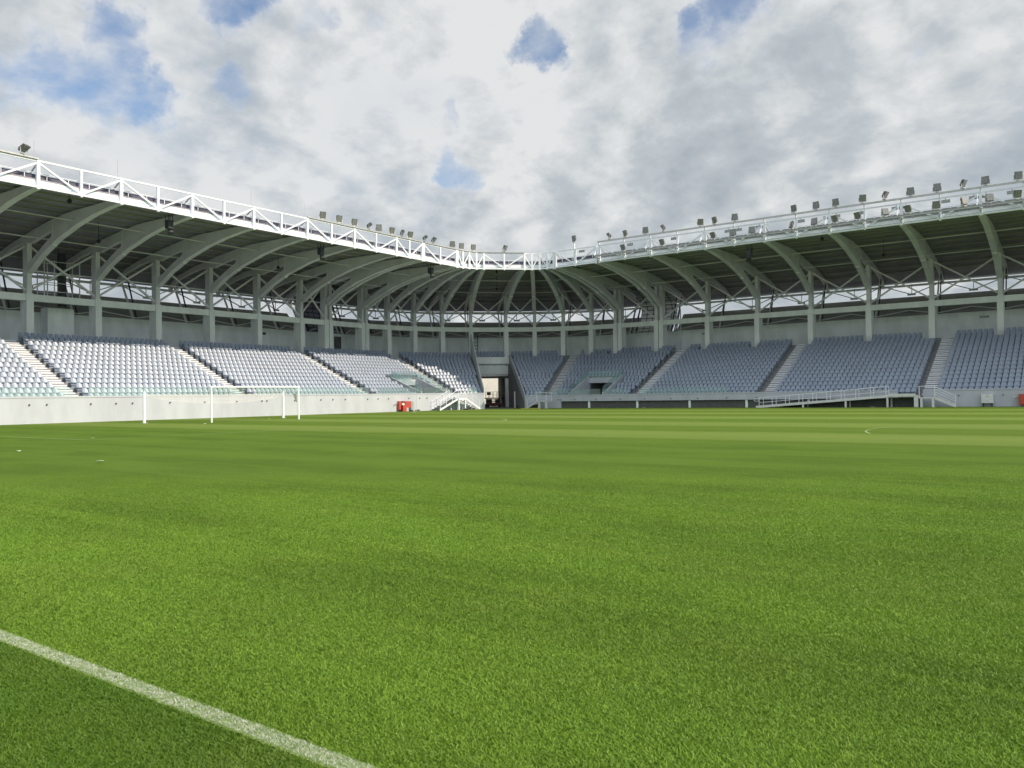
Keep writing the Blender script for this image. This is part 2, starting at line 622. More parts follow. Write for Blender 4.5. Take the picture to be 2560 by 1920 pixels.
def terrace_profile(sp, i0=0, zb=0.0):
    pr_ = []
    u = .25 + sp['r'] * i0
    pr_.append((u, zb))
    for i in range(i0, sp['n']):
        pr_.append((.25 + sp['r'] * i, tread(sp, i)))
        pr_.append((.25 + sp['r'] * (i + 1), tread(sp, i)))
    top = tread(sp, sp['n'] - 1)
    pr_[-1] = (18.30, top)
    pr_.append((18.30, zb))
    return pr_


# ------------------------------------------------------------------ ground
def sheet(name, x0, y0, x1, y1, z, m_, nx=1, ny=1):
    b = MB()
    for i in range(nx):
        for j in range(ny):
            xa, xb = x0 + (x1 - x0) * i / nx, x0 + (x1 - x0) * (i + 1) / nx
            ya, yb = y0 + (y1 - y0) * j / ny, y0 + (y1 - y0) * (j + 1) / ny
            b.quad([(xa, ya, z), (xb, ya, z), (xb, yb, z), (xa, yb, z)])
    return tag(obj(name, b, m_), kind='structure')


sheet('ground', -1500, -1500, 1500, 1500, -.012, M['asphalt'])
pg = MB()
pg.quad([(140, -70, 0), (140, 47.2, 0), (-7.6, 47.2, 0), (-13.6, 43.4, 0), (-13.6, -70, 0)])
tag(obj('pitch', pg, M['turf']), kind='structure')
gp = MB()
q = [P(44.0, .35), P(51.0, .35), P(51, 26), P(44, 26)]
gp.quad([(x, y, .008) for x, y in q])
tag(obj('gate_pavement', gp, M['asphalt']), kind='structure')


# pitch markings, thin painted sheets 4 mm above the turf
def line_seg(b, p0, p1, w=.12, z=.004):
    d_ = Vector((p1[0] - p0[0], p1[1] - p0[1], 0)).normalized()
    n_ = Vector((-d_.y, d_.x, 0)) * (w / 2)
    b.quad([(p0[0] - n_.x, p0[1] - n_.y, z), (p1[0] - n_.x, p1[1] - n_.y, z), (p1[0] + n_.x, p1[1] + n_.y, z), (p0[0] + n_.x, p0[1] + n_.y, z)])


def arc_seg(b, c, r, t0, t1, n=24, w=.12, z=.004):
    for i in range(n):
        a0, a1 = t0 + (t1 - t0) * i / n, t0 + (t1 - t0) * (i + 1) / n
        b.quad([(c[0] + (r - w / 2) * math.cos(a0), c[1] + (r - w / 2) * math.sin(a0), z), (c[0] + (r + w / 2) * math.cos(a0), c[1] + (r + w / 2) * math.sin(a0), z),
                (c[0] + (r + w / 2) * math.cos(a1), c[1] + (r + w / 2) * math.sin(a1), z), (c[0] + (r - w / 2) * math.cos(a1), c[1] + (r - w / 2) * math.sin(a1), z)])


mk = MB()
line_seg(mk, (0, Y_TOUCH), (100, Y_TOUCH))
line_seg(mk, (0, -20.16), (16.5, -20.16), z=.0045)
line_seg(mk, (16.5, -20.16), (16.5, 20.16))
line_seg(mk, (0, 20.16), (16.5, 20.16), z=.0045)
line_seg(mk, (0, 34), (100, 34))
line_seg(mk, (0, -33.7), (0, -20.3), z=.0048)
arc_seg(mk, (11, 0), 9.15, -R(53.05), R(53.05), z=.0055)
arc_seg(mk, (51.0, -1.9), 9.15, R(160), R(203), w=.08, z=.0055)
tag(obj('pitch_markings', mk, M['line']), kind='structure')

# ------------------------------------------------------------------ the three stands
LBL = {
    'l': 'sunlit grandstand behind the goal with pale seats and a curved steel roof',
    'c': 'curved corner of the grandstand holding the vehicle gate, half in shade',
    'r': 'shaded long side grandstand with double rows of floodlights along its roof edge',
}
stand_l = thing('grandstand', LBL['l'], 'grandstand', (-14, 5, 0), group='roofed grandstands round the pitch')
stand_c = thing('grandstand', LBL['c'], 'grandstand', (-11, 44, 0), group='roofed grandstands round the pitch')
stand_r = thing('grandstand', LBL['r'], 'grandstand', (35, 47, 0), group='roofed grandstands round the pitch')

VOM_L = (aY(32.4), aY(36.7))
VOM_R = (aX(-3.0), aX(1.8))
U_V = 5.1
GATE_U = 12.4


def part(name, mb, m_, parent, label=None, smooth=False):
    o = obj(name, mb, m_, parent, smooth)
    if label: o['label'] = label
    return o


# terraces
def terrace(parent, a0, a1, sp):
    b = MB().sweep(st(a0, a1), terrace_profile(sp))
    return part('terrace', b, M['terrace'], parent)


def vom_profile(sp):
    i0 = next(i for i in range(30) if .25 + sp['r'] * i > U_V)
    pr_ = [(U_V, 3.05), (U_V, 3.74)]
    pr_ += [(.25 + sp['r'] * i0, 3.74)] if tread(sp, i0) > 3.74 else []
    body = terrace_profile(sp, i0, 3.05)[1:]
    return pr_ + body


terrace(stand_l, A_LEFT0, A_J1, LEFT)
terrace(stand_c, A_J1, VOM_L[0], LEFT)
part('vomitory', MB().sweep(st(*VOM_L), vom_profile(LEFT)), M['wall'], stand_c)
terrace(stand_c, VOM_L[1], 45, LEFT)
terrace(stand_c, 50, VOM_R[0], RIGHT)
part('vomitory', MB().sweep(st(*VOM_R), vom_profile(RIGHT)), M['wall'], stand_c)
terrace(stand_c, VOM_R[1], A_J2, RIGHT)
terrace(stand_r, A_J2, A_END, RIGHT)
for (v0, v1), sp in ((VOM_L, LEFT), (VOM_R, RIGHT)):
    b = MB().sweep(st(v0, v1), [(.25, 0), (.25, sp['z0'] - .1), (14, sp['z0'] - .1), (14, 0)])
    part('vomitory_floor', b, M['terrace'], stand_c)
    b = MB().sweep(st(v0 + .02, v1 - .02), [(9.5, sp['z0'] - .09), (9.5, 3.04), (9.7, 3.04), (9.7, sp['z0'] - .09)])
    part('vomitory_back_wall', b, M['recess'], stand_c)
    for a in (v0, v1):
        b = MB().sweep(st(a - .11, a + .11), [(.3, sp['z0'] - .1), (.3, sp['wall'] + .25), (.9, sp['wall'] + .35), (U_V - .02, 3.98), (U_V + .5, 4.05), (U_V + .5, 3.0), (U_V - .05, 1.4)])
        part('vomitory_side_wall', b, M['wall'], stand_c)
    gb = MB().sweep(st(v0, v1), [(U_V + .04, 3.75), (U_V + .04, 4.55), (U_V + .07, 4.55), (U_V + .07, 3.75)])
    for a in (v0, v1):
        gb.sweep(st(a - .012, a + .012), [(.35, sp['wall'] + .27), (.35, sp['wall'] + .95), (U_V + .04, 4.75), (U_V + .04, 4.0)])
    part('vomitory_glass', gb, M['glass'], stand_c)
# the gate bay: rows above the lintel only
gpr = [(GATE_U, 6.05), (GATE_U, 6.98), (GATE_U + .25, 6.98), (GATE_U + .25, tread(RIGHT, 14)), (13.45, tread(RIGHT, 14)), (13.45, tread(RIGHT, 15)), (18.3, tread(RIGHT, 15)), (18.3, 6.05)]
part('gate_lintel', MB().sweep([45, 50], gpr), M['pier'], stand_c)
part('shutter_box', MB().sweep([45.05, 49.95], [(12.9, 4.62), (12.9, 6.04), (13.6, 6.04), (13.6, 4.62)]), M['rear'], stand_c)
part('shutter_rail', MB().sweep([45.05, 49.95], [(13.0, 4.35), (13.0, 4.60), (13.3, 4.60), (13.3, 4.35)]), M['galv'], stand_c)
part('shutter_curtain', MB().sweep([45.05, 49.95], [(13.1, 4.05), (13.1, 4.34), (13.2, 4.34), (13.2, 4.05)]), M['dark'], stand_c)
b = MB().sweep([49.55, 49.98], [(13.0, 0), (13.0, 4.04), (13.35, 4.04), (13.35, 0)])
b.sweep([45.02, 45.3], [(13.0, 0), (13.0, 4.04), (13.35, 4.04), (13.35, 0)])
part('gate_frame', b, M['steel'], stand_c)
part('gate_pillar', MB().sweep([49.62, 50.4], [(18.4, 0), (18.4, 6.0), (19.5, 6.0), (19.5, 0)]), M['cream'], stand_c)
# raking side walls of the gate
b = MB().sweep([44.6, 44.99], [(.0, 0), (.0, 2.6), (1.2, 3.05), (4, 4.35), (8, 6.8), (11, 8.5), (14.2, 10.3), (14.2, 0)])
part('gate_side_wall', b, M['rear'], stand_c)
b = MB().sweep([50.01, 50.9], [(.02, 0), (.02, 1.62), (.5, 1.95), (3, 3.1), (7, 4.9), (12.2, 7.2), (12.2, 0)])
part('gate_side_wall', b, M['wall'], stand_c)

# front walls
COP = .03


def front_wall(parent, a0, a1, zt, zb=0.0):
    b = MB().sweep(st(a0, a1), [(0, zb), (0, zt - .12), (-COP, zt - .12), (-COP, zt), (.25, zt), (.25, zb)])
    return part('front_wall', b, M['wall'], parent)


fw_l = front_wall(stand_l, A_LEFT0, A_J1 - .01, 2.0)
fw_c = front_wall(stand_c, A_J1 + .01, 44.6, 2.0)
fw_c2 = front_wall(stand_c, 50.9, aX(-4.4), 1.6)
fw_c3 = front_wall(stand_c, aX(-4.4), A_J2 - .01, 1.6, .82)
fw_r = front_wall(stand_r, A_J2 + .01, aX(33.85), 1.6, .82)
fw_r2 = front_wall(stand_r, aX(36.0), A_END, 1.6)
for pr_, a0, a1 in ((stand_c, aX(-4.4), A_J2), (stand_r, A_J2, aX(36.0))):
    # shallow recess under the parapet; its dark sheet paints in deeper shade
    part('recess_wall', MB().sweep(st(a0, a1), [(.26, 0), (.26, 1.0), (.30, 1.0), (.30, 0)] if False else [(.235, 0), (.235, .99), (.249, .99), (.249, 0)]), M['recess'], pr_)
for a in (aX(0.0), aX(6.4), aX(12.8), aX(19.2), aX(25.6)):
    part('recess_post', MB().sweep([a - .12, a + .12], [(.10, 0), (.10, .815), (.23, .815), (.23, 0)]), M['pier'], stand_r if a > A_J2 else stand_c)


def vents(parent, spots, left):
    for q in spots:
        if left:
            a = aY(q); z = 1.38 + .002 * (q + 10)
        else:
            a = aX(q); z = 1.03
        x, y = P(a, -.02)
        n_ = nrm(a)
        b = MB()
        b.tube([(x, y, z), (x - .08 * math.cos(n_), y - .08 * math.sin(n_), z)], .055, 8)
        part('wall_drain', b, M['dark'], parent)


vents(stand_l, (-9.73, -8.53, -5.33, -3.37, -2.04, 1.18, 4.41, 7.61, 10.3, 10.84, 14.06, 17.26, 18.82, 20.47, 23.6, 25.13, 26.69, 29.9), True)
vents(stand_c, (31.68, 32.89, 38.78, 41.5), True)
vents(stand_c, (-8.0, -4.72, -1.85, 1.09), False)
vents(stand_r, (4.3, 7.43, 10.68, 13.84, 17.1, 20.34, 38.93, 42.38), False)

# glass balustrades on the wall tops
AIS_L = [-21.4, -6.05, 9.1, 24.65]
AIS_R = [6.05, 21.15, 36.4, 51.6]
A_CL, A_CR = 9.0, 77.8          # corner stairways (station at row radius)
AW = .62


def glass_run(parent, a0, a1, zt):
    k = a0
    while k < a1 - .2:
        e_ = min(k + 3.0, a1)
        b = MB().sweep(st(k + .012, e_ - .012), [(.10, zt + .01), (.10, zt + .66), (.125, zt + .66), (.125, zt + .01)])
        part('glass_balustrade', b, M['glass'], parent)
        k = e_


ends = [A_LEFT0] + [aY(y) for y in AIS_L] + [A_J1]
for i in range(len(ends) - 1):
    glass_run(stand_l, ends[i] + (AW if i else 0), ends[i + 1] - (AW if i < len(ends) - 2 else 0), 2.0)
glass_run(stand_c, A_J1, VOM_L[0], 2.0)
glass_run(stand_c, VOM_L[0] + .2, VOM_L[1] - .2, 2.0)
glass_run(stand_c, VOM_L[1], 2.0, 2.0)
glass_run(stand_c, 24, 36, 2.0)
glass_run(stand_c, 62, 73, 1.6)
glass_run(stand_c, 82, VOM_R[0], 1.6)
glass_run(stand_c, VOM_R[0] + .2, VOM_R[1] - .2, 1.6)
glass_run(stand_c, VOM_R[1], A_J2, 1.6)
glass_run(stand_r, A_J2, aX(6.05) - AW, 1.6)
glass_run(stand_r, aX(6.05) + AW, aX(17.2), 1.6)


# stairways
def stairway(parent, ac, sp, hw):
    b = MB()
    for i in range(sp['n']):
        u0 = .25 + sp['r'] * i
        z = tread(sp, i)
        b.cur = 0
        if i < sp['n'] - 1:
            b.sweep([ac - hw, ac + hw], [(u0 + sp['r'] * .5, z + .003), (u0 + sp['r'] * .5, z + sp['dz'] / 2), (u0 + sp['r'] - .003, z + sp['dz'] / 2), (u0 + sp['r'] - .003, z + .003)])
        b.cur = 1
        w = hw * .93
        b.sweep([ac - w, ac + w], [(u0 - .012, z - .085), (u0 - .012, z + .012), (u0 + .30, z + .012), (u0 + .30, z + .004), (u0 - .004, z + .004), (u0 - .004, z - .085)])
        if i < sp['n'] - 1:
            uh, zh = u0 + sp['r'] * .5, z + sp['dz'] / 2
            b.sweep([ac - w, ac + w], [(uh - .012, zh - .085), (uh - .012, zh + .012), (uh + .30, zh + .012), (uh + .30, zh + .004), (uh - .004, zh + .004), (uh - .004, zh - .085)])
    return part('stairway', b, [M['riser'], M['nosing']], parent)


for y in AIS_L: stairway(stand_l, aY(y), LEFT, AW)
for x in AIS_R: stairway(stand_r, aX(x), RIGHT, AW)


def arc_stairway(ac, sp, parent):
    """radial stairway of constant width in a corner arc"""
    b = MB()
    cc = C1 if ac < 50 else C2
    th = nrm(ac)
    er = Vector((math.cos(th), math.sin(th), 0))
    et = Vector((-math.sin(th), math.cos(th), 0))

    def bx(u0, u1, z0, z1, hw):
        pts = []
        for z in (z0, z1):
            for uu, s_ in ((u0, -1), (u1, -1), (u1, 1), (u0, 1)):
                q = Vector((cc[0], cc[1], 0)) + er * (RW + uu) + et * (s_ * hw)
                pts.append((q.x, q.y, z))
        for fc in ((0, 3, 2, 1), (4, 5, 6, 7), (0, 1, 5, 4), (1, 2, 6, 5), (2, 3, 7, 6), (3, 0, 4, 7)):
            b.quad([pts[i] for i in fc])
    for i in range(sp['n']):
        u0 = .25 + sp['r'] * i; z = tread(sp, i)
        b.cur = 0
        if i < sp['n'] - 1:
            bx(u0 + sp['r'] * .5, u0 + sp['r'] - .05, z + .003, z + sp['dz'] / 2, AW)
            b.cur = 1
            bx(u0 + sp['r'] * .5 - .012, u0 + sp['r'] * .5 + .26, z + sp['dz'] / 2 - .04, z + sp['dz'] / 2 + .012, AW * .93)
        b.cur = 1
        bx(u0 - .03, u0 + .26, z - .045, z + .012, AW * .93)
    part('stairway', b, [M['riser'], M['nosing']], parent)


arc_stairway(A_CL, LEFT, stand_c)
arc_stairway(A_CR, RIGHT, stand_c)

# ------------------------------------------------------------------ columns, ribs, roof
COLS_L = [aY(-3.44 - 6.1 * k) for k in (4, 3, 2, 1)] + [aY(y) for y in (-3.44, 2.66, 8.76, 14.86, 20.96, 27.06)]
COLS_R = [aX(9.045 + 6.416 * k) for k in range(0, 11)]
U_C = 14.5
ZB = 11.32
arch_lo = [(14.35, 13.2), (11.95, 14.43), (8.9, 15.5), (5.7, 16.25), (2.86, 16.71), (0.3, 16.95), (-1.05, 17.0)]
arch_hi = [(14.35, 14.0), (11.95, 15.12), (9.9, 15.95)]
beam_lo = [(9.9, 16.42), (11.9, 16.11), (13.9, 15.75), (15.6, 15.95), (17.9, 15.70), (20.7, 15.12), (22.2, 14.3), (22.75, 13.9)]
top_ed = [(-1.05, 17.42), (1.5, 17.44), (4.3, 17.46), (7.2, 17.48), (10, 17.29), (13.2, 16.92), (15.5, 16.58), (18, 16.2), (20.7, 15.6), (22.2, 14.85), (22.8, 14.25)]


def ip(tab, u):
    tb = sorted(tab)
    return float(np.interp(u, [q[0] for q in tb], [q[1] for q in tb]))


def plate(b, a, poly_top, poly_bot, off, hw):
    """solid plate in the plane normal to the path at station a, between two polylines with equal u"""
    th = nrm(a)
    tx, ty = -math.sin(th), math.cos(th)

    def pt(u, z, s_):
        x, y = P(a, u)
        return (x + tx * (off + s_ * hw), y + ty * (off + s_ * hw), z)
    for i in range(len(poly_top) - 1):
        (u0, t0), (u1, t1) = poly_top[i], poly_top[i + 1]
        b0, b1 = poly_bot[i][1], poly_bot[i + 1][1]
        b.quad([pt(u0, b0, -1), pt(u1, b1, -1), pt(u1, t1, -1), pt(u0, t0, -1)])
        b.quad([pt(u0, b0, 1), pt(u0, t0, 1), pt(u1, t1, 1), pt(u1, b1, 1)])
        b.quad([pt(u0, b0, -1), pt(u0, b0, 1), pt(u1, b1, 1), pt(u1, b1, -1)])
        b.quad([pt(u0, t0, -1), pt(u1, t1, -1), pt(u1, t1, 1), pt(u0, t0, 1)])
    for k in (0, -1):
        u, t_ = poly_top[k]
        z = poly_bot[k][1]
        b.quad([pt(u, z, -1), pt(u, t_, -1), pt(u, t_, 1), pt(u, z, 1)])


US1 = [-1.05, .3, 1.5, 2.86, 4.3, 5.7, 7.2, 8.9, 9.9]
US2 = [9.9, 10.9, 11.9, 12.9, 13.9]
US3 = [13.9, 15.6, 16.8, 17.9, 19.3, 20.7, 21.5, 22.2, 22.75]
US4 = [9.9, 10.6, 11.3, 11.95, 12.8, 13.6, 14.35]


def bar_st(b, a, off, p0, p1, w, h=None):
    """bar in the section plane of station a; points are (u,z)"""
    th = nrm(a)
    tx, ty = -math.sin(th) * off, math.cos(th) * off
    x0, y0 = P(a, p0[0]); x1, y1 = P(a, p1[0])
    b.bar((x0 + tx, y0 + ty, p0[1]), (x1 + tx, y1 + ty, p1[1]), w, h)


def column_set(parent, a, off=0.0, base=6.85, hw=.30):
    th = nrm(a)
    er = Vector((math.cos(th), math.sin(th), 0))
    et = Vector((-math.sin(th), math.cos(th), 0))
    x, y = P(a, U_C)
    c0 = Vector((x, y, 0)) + et * off
    c = c0 + er * .65
    pier = MB().box((c.x, c.y, (base + ZB) / 2), (1.3, hw * 2, ZB - base), th)
    pier.box((c.x, c.y, ZB + .03), (1.06, hw * 2 * .82, .06), th)
    o = part('column', pier, M['pier'], parent)
    c = c0 + er * .55
    s_ = MB().box((c.x, c.y, (ZB + .06 + 15.95) / 2), (.86, .40, 15.95 - ZB - .06), th)
    s_.box((c.x, c.y, 13.15), (1.0, .5, .12), th)
    part('steel_post', s_, M['steel'], o)
    rb = MB()
    plate(rb, a, [(u, ip(top_ed, u)) for u in US1], [(u, ip(arch_lo, u)) for u in US1], off, .17)
    plate(rb, a, [(u, ip(top_ed, u)) for u in US2], [(u, ip(beam_lo, u)) for u in US2], off, .17)
    plate(rb, a, [(u, ip(top_ed, u)) for u in US3], [(u, ip(beam_lo, u)) for u in US3], off, .17)
    plate(rb, a, [(u, ip(arch_hi, u)) for u in US4], [(u, ip(arch_lo, u)) for u in US4], off, .17)
    # lower flange of the arch and splice collar
    lo = [(u, ip(arch_lo, u)) for u in (US1 + US4[1:])]
    plate(rb, a, [(u, z - .002) for u, z in lo], [(u, z - .05) for u, z in lo], off, .26)
    plate(rb, a, [(9.82, 17.2), (9.98, 17.2)], [(9.82, 15.0), (9.98, 15.0)], off, .205)
    part('roof_rib', rb, M['steel'], parent)
    # rear raking strut
    q = MB()
    bar_st(q, a, off + .18, (18.62, 9.3), (21.6, 14.6), .16)
    part('rear_strut', q, M['steel'], parent)
    q = MB()
    bar_st(q, a, off - .14, (18.62, 9.1), (20.9, 14.9), .12)
    part('rear_strut', q, M['dark'], parent, 'dark rear strut')
    return o


def bay(parent, a0, a1, o0=0.0, o1=0.0, brace=True):
    """what spans between two columns"""
    def pt(a, o, u, z):
        th = nrm(a)
        x, y = P(a, u)
        return (x - math.sin(th) * o, y + math.cos(th) * o, z)
    b = MB().bar(pt(a0, o0, U_C + .38, 10.98), pt(a1, o1, U_C + .38, 10.98), .45, .62)
    part('ring_beam', b, M['pier'], parent)
    if brace:
        part('cross_brace', MB().bar(pt(a0, o0, U_C + .42, 15.7), pt(a1, o1, U_C + .42, 11.5), .17), M['steel'], parent)
        part('cross_brace', MB().bar(pt(a1, o1, U_C + .68, 15.7), pt(a0, o0, U_C + .68, 11.5), .17), M['steel'], parent)
    part('tie_rod', MB().bar(pt(a0, o0, U_C + .9, 13.5), pt(a1, o1, U_C + .9, 13.5), .10), M['steel'], parent)
    am = (a0 + a1) / 2
    # lattice in the ventilation gap behind
    lb = MB()
    lb.bar(pt(a0, o0, 22.3, 14.15), pt(am, 0, 22.3, 12.95), .10)
    lb.bar(pt(a1, o1, 22.3, 14.15), pt(am, 0, 22.3, 12.95), .10)
    lb.bar(pt(am, 0, 22.3, 12.95), pt(am, 0, 22.3, 14.2), .07)
    th = nrm(am)
    lb.box(pt(am, 0, 22.15, 12.95), (.1, .9, .24), th)
    part('rear_lattice', lb, M['steel'], parent)
    lb = MB()
    lb.bar(pt(a0, o0, 18.6, 10.25), pt(am, 0, 20.3, 10.9), .09)
    lb.bar(pt(a1, o1, 18.6, 10.25), pt(am, 0, 20.3, 10.9), .09)
    part('facade_brace', lb, M['steel'], parent)


def purlins(parent, a0, a1):
    for u in (0.4, 2.3, 4.2, 6.1, 8.0, 9.9, 11.8, 13.7, 15.6, 17.5, 19.4, 21.0):
        z = ip(top_ed, u)
        part('purlin', MB().sweep(st(a0, a1), [(u - .05, z + .004), (u - .05, z + .15), (u + .05, z + .15), (u + .05, z + .004)]), M['purlin'], parent)
    for u, z in ((6.0, 16.62), (11.2, 15.75)):
        part('service_pipe', MB().sweep(st(a0, a1), [(u - .045, z), (u, z + .05), (u + .045, z), (u, z - .05)]), M['steel'], parent)


def roof(parent, a0, a1):
    pr_ = [(u, ip(top_ed, u) + .152) for u in (-1.0, 1.5, 4.3, 7.2, 10, 13.2, 15.5, 18, 20.7, 22.2, 22.8)]
    top = [(u, z + .10) for u, z in reversed(pr_)]
    part('roof_deck', MB().sweep(st(a0, a1), pr_ + top), M['deck'], parent)
    part('roof_gutter', MB().sweep(st(a0, a1), [(22.45, 13.95), (22.45, 14.18), (22.85, 14.18), (22.85, 13.95)]), M['white'], parent)
    part('roof_upstand', MB().sweep(st(a0, a1), [(-.62, 17.70), (-.62, 18.08), (-.54, 18.08), (-.54, 17.70)]), M['violet'], parent)


def rear(parent, a0, a1, panel=None):
    part('rear_wall', MB().sweep(st(a0, a1), [(18.35, 6.0), (18.35, 10.1), (18.6, 10.1), (18.6, 6.0)]), M['rear'], parent)
    zf = 0.0 if not (a0 >= 45 and a1 <= 50) else 6.1
    if (a0, a1) in ((A_J1, 0), (95, A_J2)):
        part('facade', MB().sweep(st(a0, a1), [(23.45, 0), (23.45, 8.0), (23.7, 8.0), (23.7, 0)]), M['clad'], parent)
        return
    part('facade', MB().sweep(st(a0, a1), [(18.7, 10.0), (20.6, 10.62), (22.6, 12.72), (23.3, 12.72), (23.75, zf), (23.45, zf), (23.1, 12.2), (20.8, 10.4), (18.7, 9.85)][:9]), M['clad'], parent)


def edge_truss(parent, a0, a1, kind):
    """one bay of the white truss on the roof edge; kind: 'bay' (post, half post, post) or 'half'"""
    U = -1.13
    zt, zb_ = (18.90, 17.08)
    lo = MB().sweep(st(a0, a1), [(U - .09, 16.98), (U - .09, 17.14), (U + .09, 17.14), (U + .09, 16.98)])
    root = part('edge_truss', lo, M['white'], parent)
    part('fascia', MB().sweep(st(a0, a1), [(U + .14, 17.22), (U + .14, 17.60), (U + .22, 17.60), (U + .22, 17.22)]), M['white'], root)
    part('top_chord', MB().sweep(st(a0, a1), [(U - .055, 18.88), (U - .055, 19.0), (U + .055, 19.0), (U + .055, 18.88)]), M['white'], root)
    am = (a0 + a1) / 2
    pl = [(a0, .22)]
    if kind == 'bay': pl.append((am, .17))
    for a, w in pl:
        x, y = P(a, U)
        part('truss_post', MB().box((x, y, (16.9 + 18.99) / 2), (w, w, 2.09), nrm(a)), M['white'], root)
    if kind == 'bay':
        for a in (a0, a1):
            part('truss_diagonal', MB().bar(P3(a, U, 18.82), P3(am, U, 17.12), .11, .13), M['white'], root)
    else:
        hi_first = (kind == 'half0')
        part('truss_diagonal', MB().bar(P3(a0, U, 18.82 if hi_first else 17.12), P3(a1, U, 17.12 if hi_first else 18.82), .11, .13), M['white'], root)
    if kind != 'half1':
        x, y = P(a0, U)
        q = MB(); bar_st(q, a0, 0, (U + .1, 18.8), (1.1, 17.75), .09)
        part('back_brace', q, M['galv'], root)
    # railing of the roof walkway
    rl = MB().sweep(st(a0, a1), [(-.80, 18.12), (-.80, 18.155), (-.76, 18.155), (-.76, 18.12)])
    nn = 4 if kind == 'bay' else 2
    for i in range(nn):
        a = a0 + (a1 - a0) * (i + .5) / nn
        x, y = P(a, -.78)
        rl.box((x, y, 17.9), (.04, .04, .46), nrm(a))
    part('walkway_railing', rl, M['white'], root)
    return root


# piers and ribs
dbl = .36
CL = [(a, 0.0) for a in COLS_L] + [(A_J1, .36)]
for a, o in CL: column_set(stand_l, a, o, 6.75)
CC = [(A_J1, -.36), (0.0, .36), (0.001, -.34)] + [(11.25 * k, 0) for k in (1, 2, 3)] + [(45, 0), (50, 0)] + [(50 + 11.25 * k, 0) for k in (1, 2, 3)] + [(95, .36), (95.001, -.36), (A_J2, .36)]
for a, o in CC: column_set(stand_c, a, o, 6.75)
CR = [(A_J2, -.36)] + [(a, 0.0) for a in COLS_R]
for a, o in CR: column_set(stand_r, a, o, 6.9)


def run_bays(parent, cols):
    for (a0, o0), (a1, o1) in zip(cols[:-1], cols[1:]):
        if abs(a1 - a0) < .1: continue
        bay(parent, a0, a1, o0, o1)


run_bays(stand_l, CL)
run_bays(stand_c, CC)
run_bays(stand_r, CR)
for pr_, a0, a1 in ((stand_l, A_LEFT0, A_J1 - .05), (stand_c, A_J1 + .05, -.05), (stand_c, .05, 94.95), (stand_c, 95.05, A_J2 - .05), (stand_r, A_J2 + .05, A_END)):
    roof(pr_, a0, a1)
    purlins(pr_, a0, a1)
for pr_, a0, a1 in ((stand_l, A_LEFT0, A_J1), (stand_c, A_J1, 0), (stand_c, 0, 45), (stand_c, 45, 50), (stand_c, 50, 95), (stand_c, 95, A_J2), (stand_r, A_J2, A_END)):
    rear(pr_, a0, a1)
# closing skins of the two link bays
for a0, a1, mm in ((A_J1 + .3, -.3, M['panel_violet']), (95.3, A_J2 - .3, M['panel_light'])):
    b = MB().sweep([a0, a1], [(18.75, 9.4), (19.6, 10.4), (20.9, 12.0), (21.4, 13.4), (20.9, 14.6), (19.4, 15.5), (17.4, 16.05)], closed=False, uv=True)
    part('link_panel', b, mm, stand_c)
tl = [A_LEFT0] + COLS_L + [A_J1]
for a0, a1 in zip(tl[:-1], tl[1:]): edge_truss(stand_l, a0, a1, 'bay')
edge_truss(stand_c, A_J1 + .25, -.2, 'bay')
for k in range(4): edge_truss(stand_c, 11.25 * k + (.3 if k == 0 else 0), 11.25 * (k + 1), 'half0' if k % 2 == 0 else 'half1')
edge_truss(stand_c, 45, 50, 'bay')
for k in range(4): edge_truss(stand_c, 50 + 11.25 * k, 50 + 11.25 * (k + 1) - (.3 if k == 3 else 0), 'half0' if k % 2 == 0 else 'half1')
edge_truss(stand_c, 95.25, A_J2 - .25, 'bay')
tr = [A_J2 + .2] + COLS_R
for a0, a1 in zip(tr[:-1], tr[1:]): edge_truss(stand_r, a0, a1, 'bay')
for pr_, a in ((stand_c, -.2), (stand_c, 94.7), (stand_c, A_J2 - .25), (stand_l, A_J1)):
    x, y = P(a, -1.13)
    part('truss_post', MB().box((x, y, 17.94), (.2, .2, 2.09), nrm(a)), M['white'], pr_)
for y in (-9.54, -3.44, 8.76, 14.86):
    x, y_ = P(aY(y), -1.13)
    part('lightning_rod', MB().tube([(x, y_ - .25, 18.9), (x, y_ - .25, 20.4)], .018, 5), M['galv'], stand_l)
# lamp rails
zr = 19.10


def lamp_rail(parent, a0, a1, u, z, w=.10, h=.10):
    part('lamp_rail', MB().sweep(st(a0, a1), [(u - w, z - h / 2), (u - w, z + h / 2), (u + w, z + h / 2), (u + w, z - h / 2)]), M['galv'], parent)


lamp_rail(stand_l, A_LEFT0, aY(-9.54), -1.2, 19.07)
lamp_rail(stand_l, aY(14.86), A_J1, -1.2, 19.07)
lamp_rail(stand_c, A_J1 + .25, -.2, -1.2, 19.07)
lamp_rail(stand_c, .3, 50, -1.2, 19.07)
lamp_rail(stand_r, A_J2 + .1, A_END, -1.35, 19.36, .09, .16)
gb = MB().sweep(st(A_J2 + .1, A_END), [(-2.18, 17.50), (-2.18, 17.54), (-2.11, 17.54), (-2.11, 17.66), (-2.18, 17.66), (-2.18, 17.70), (-2.02, 17.70), (-2.02, 17.66), (-2.09, 17.66), (-2.09, 17.54), (-2.02, 17.54), (-2.02, 17.50)])
gan = part('lamp_gantry', gb, M['galv'], stand_r)
k = A_J2 + .2
allp = []
for a0, a1 in zip(tr[:-1], tr[1:]): allp += [a0, (a0 + a1) / 2]
for a in allp:
    q = MB()
    bar_st(q, a, 0, (-1.2, 17.16), (-2.1, 17.48), .08)
    bar_st(q, a, 0, (-1.2, 17.5), (-2.02, 17.6), .08)
    x, y = P(a, -1.24)
    q.box((x, y, 19.18), (.12, .12, .36), nrm(a))
    part('gantry_bracket', q, M['white'], gan)
for a in tr[:-1]:
    q = MB(); bar_st(q, a, .2, (-1.2, 18.85), (-2.05, 17.68), .09)
    part('gantry_strut', q, M['white'], gan)
gr = MB()
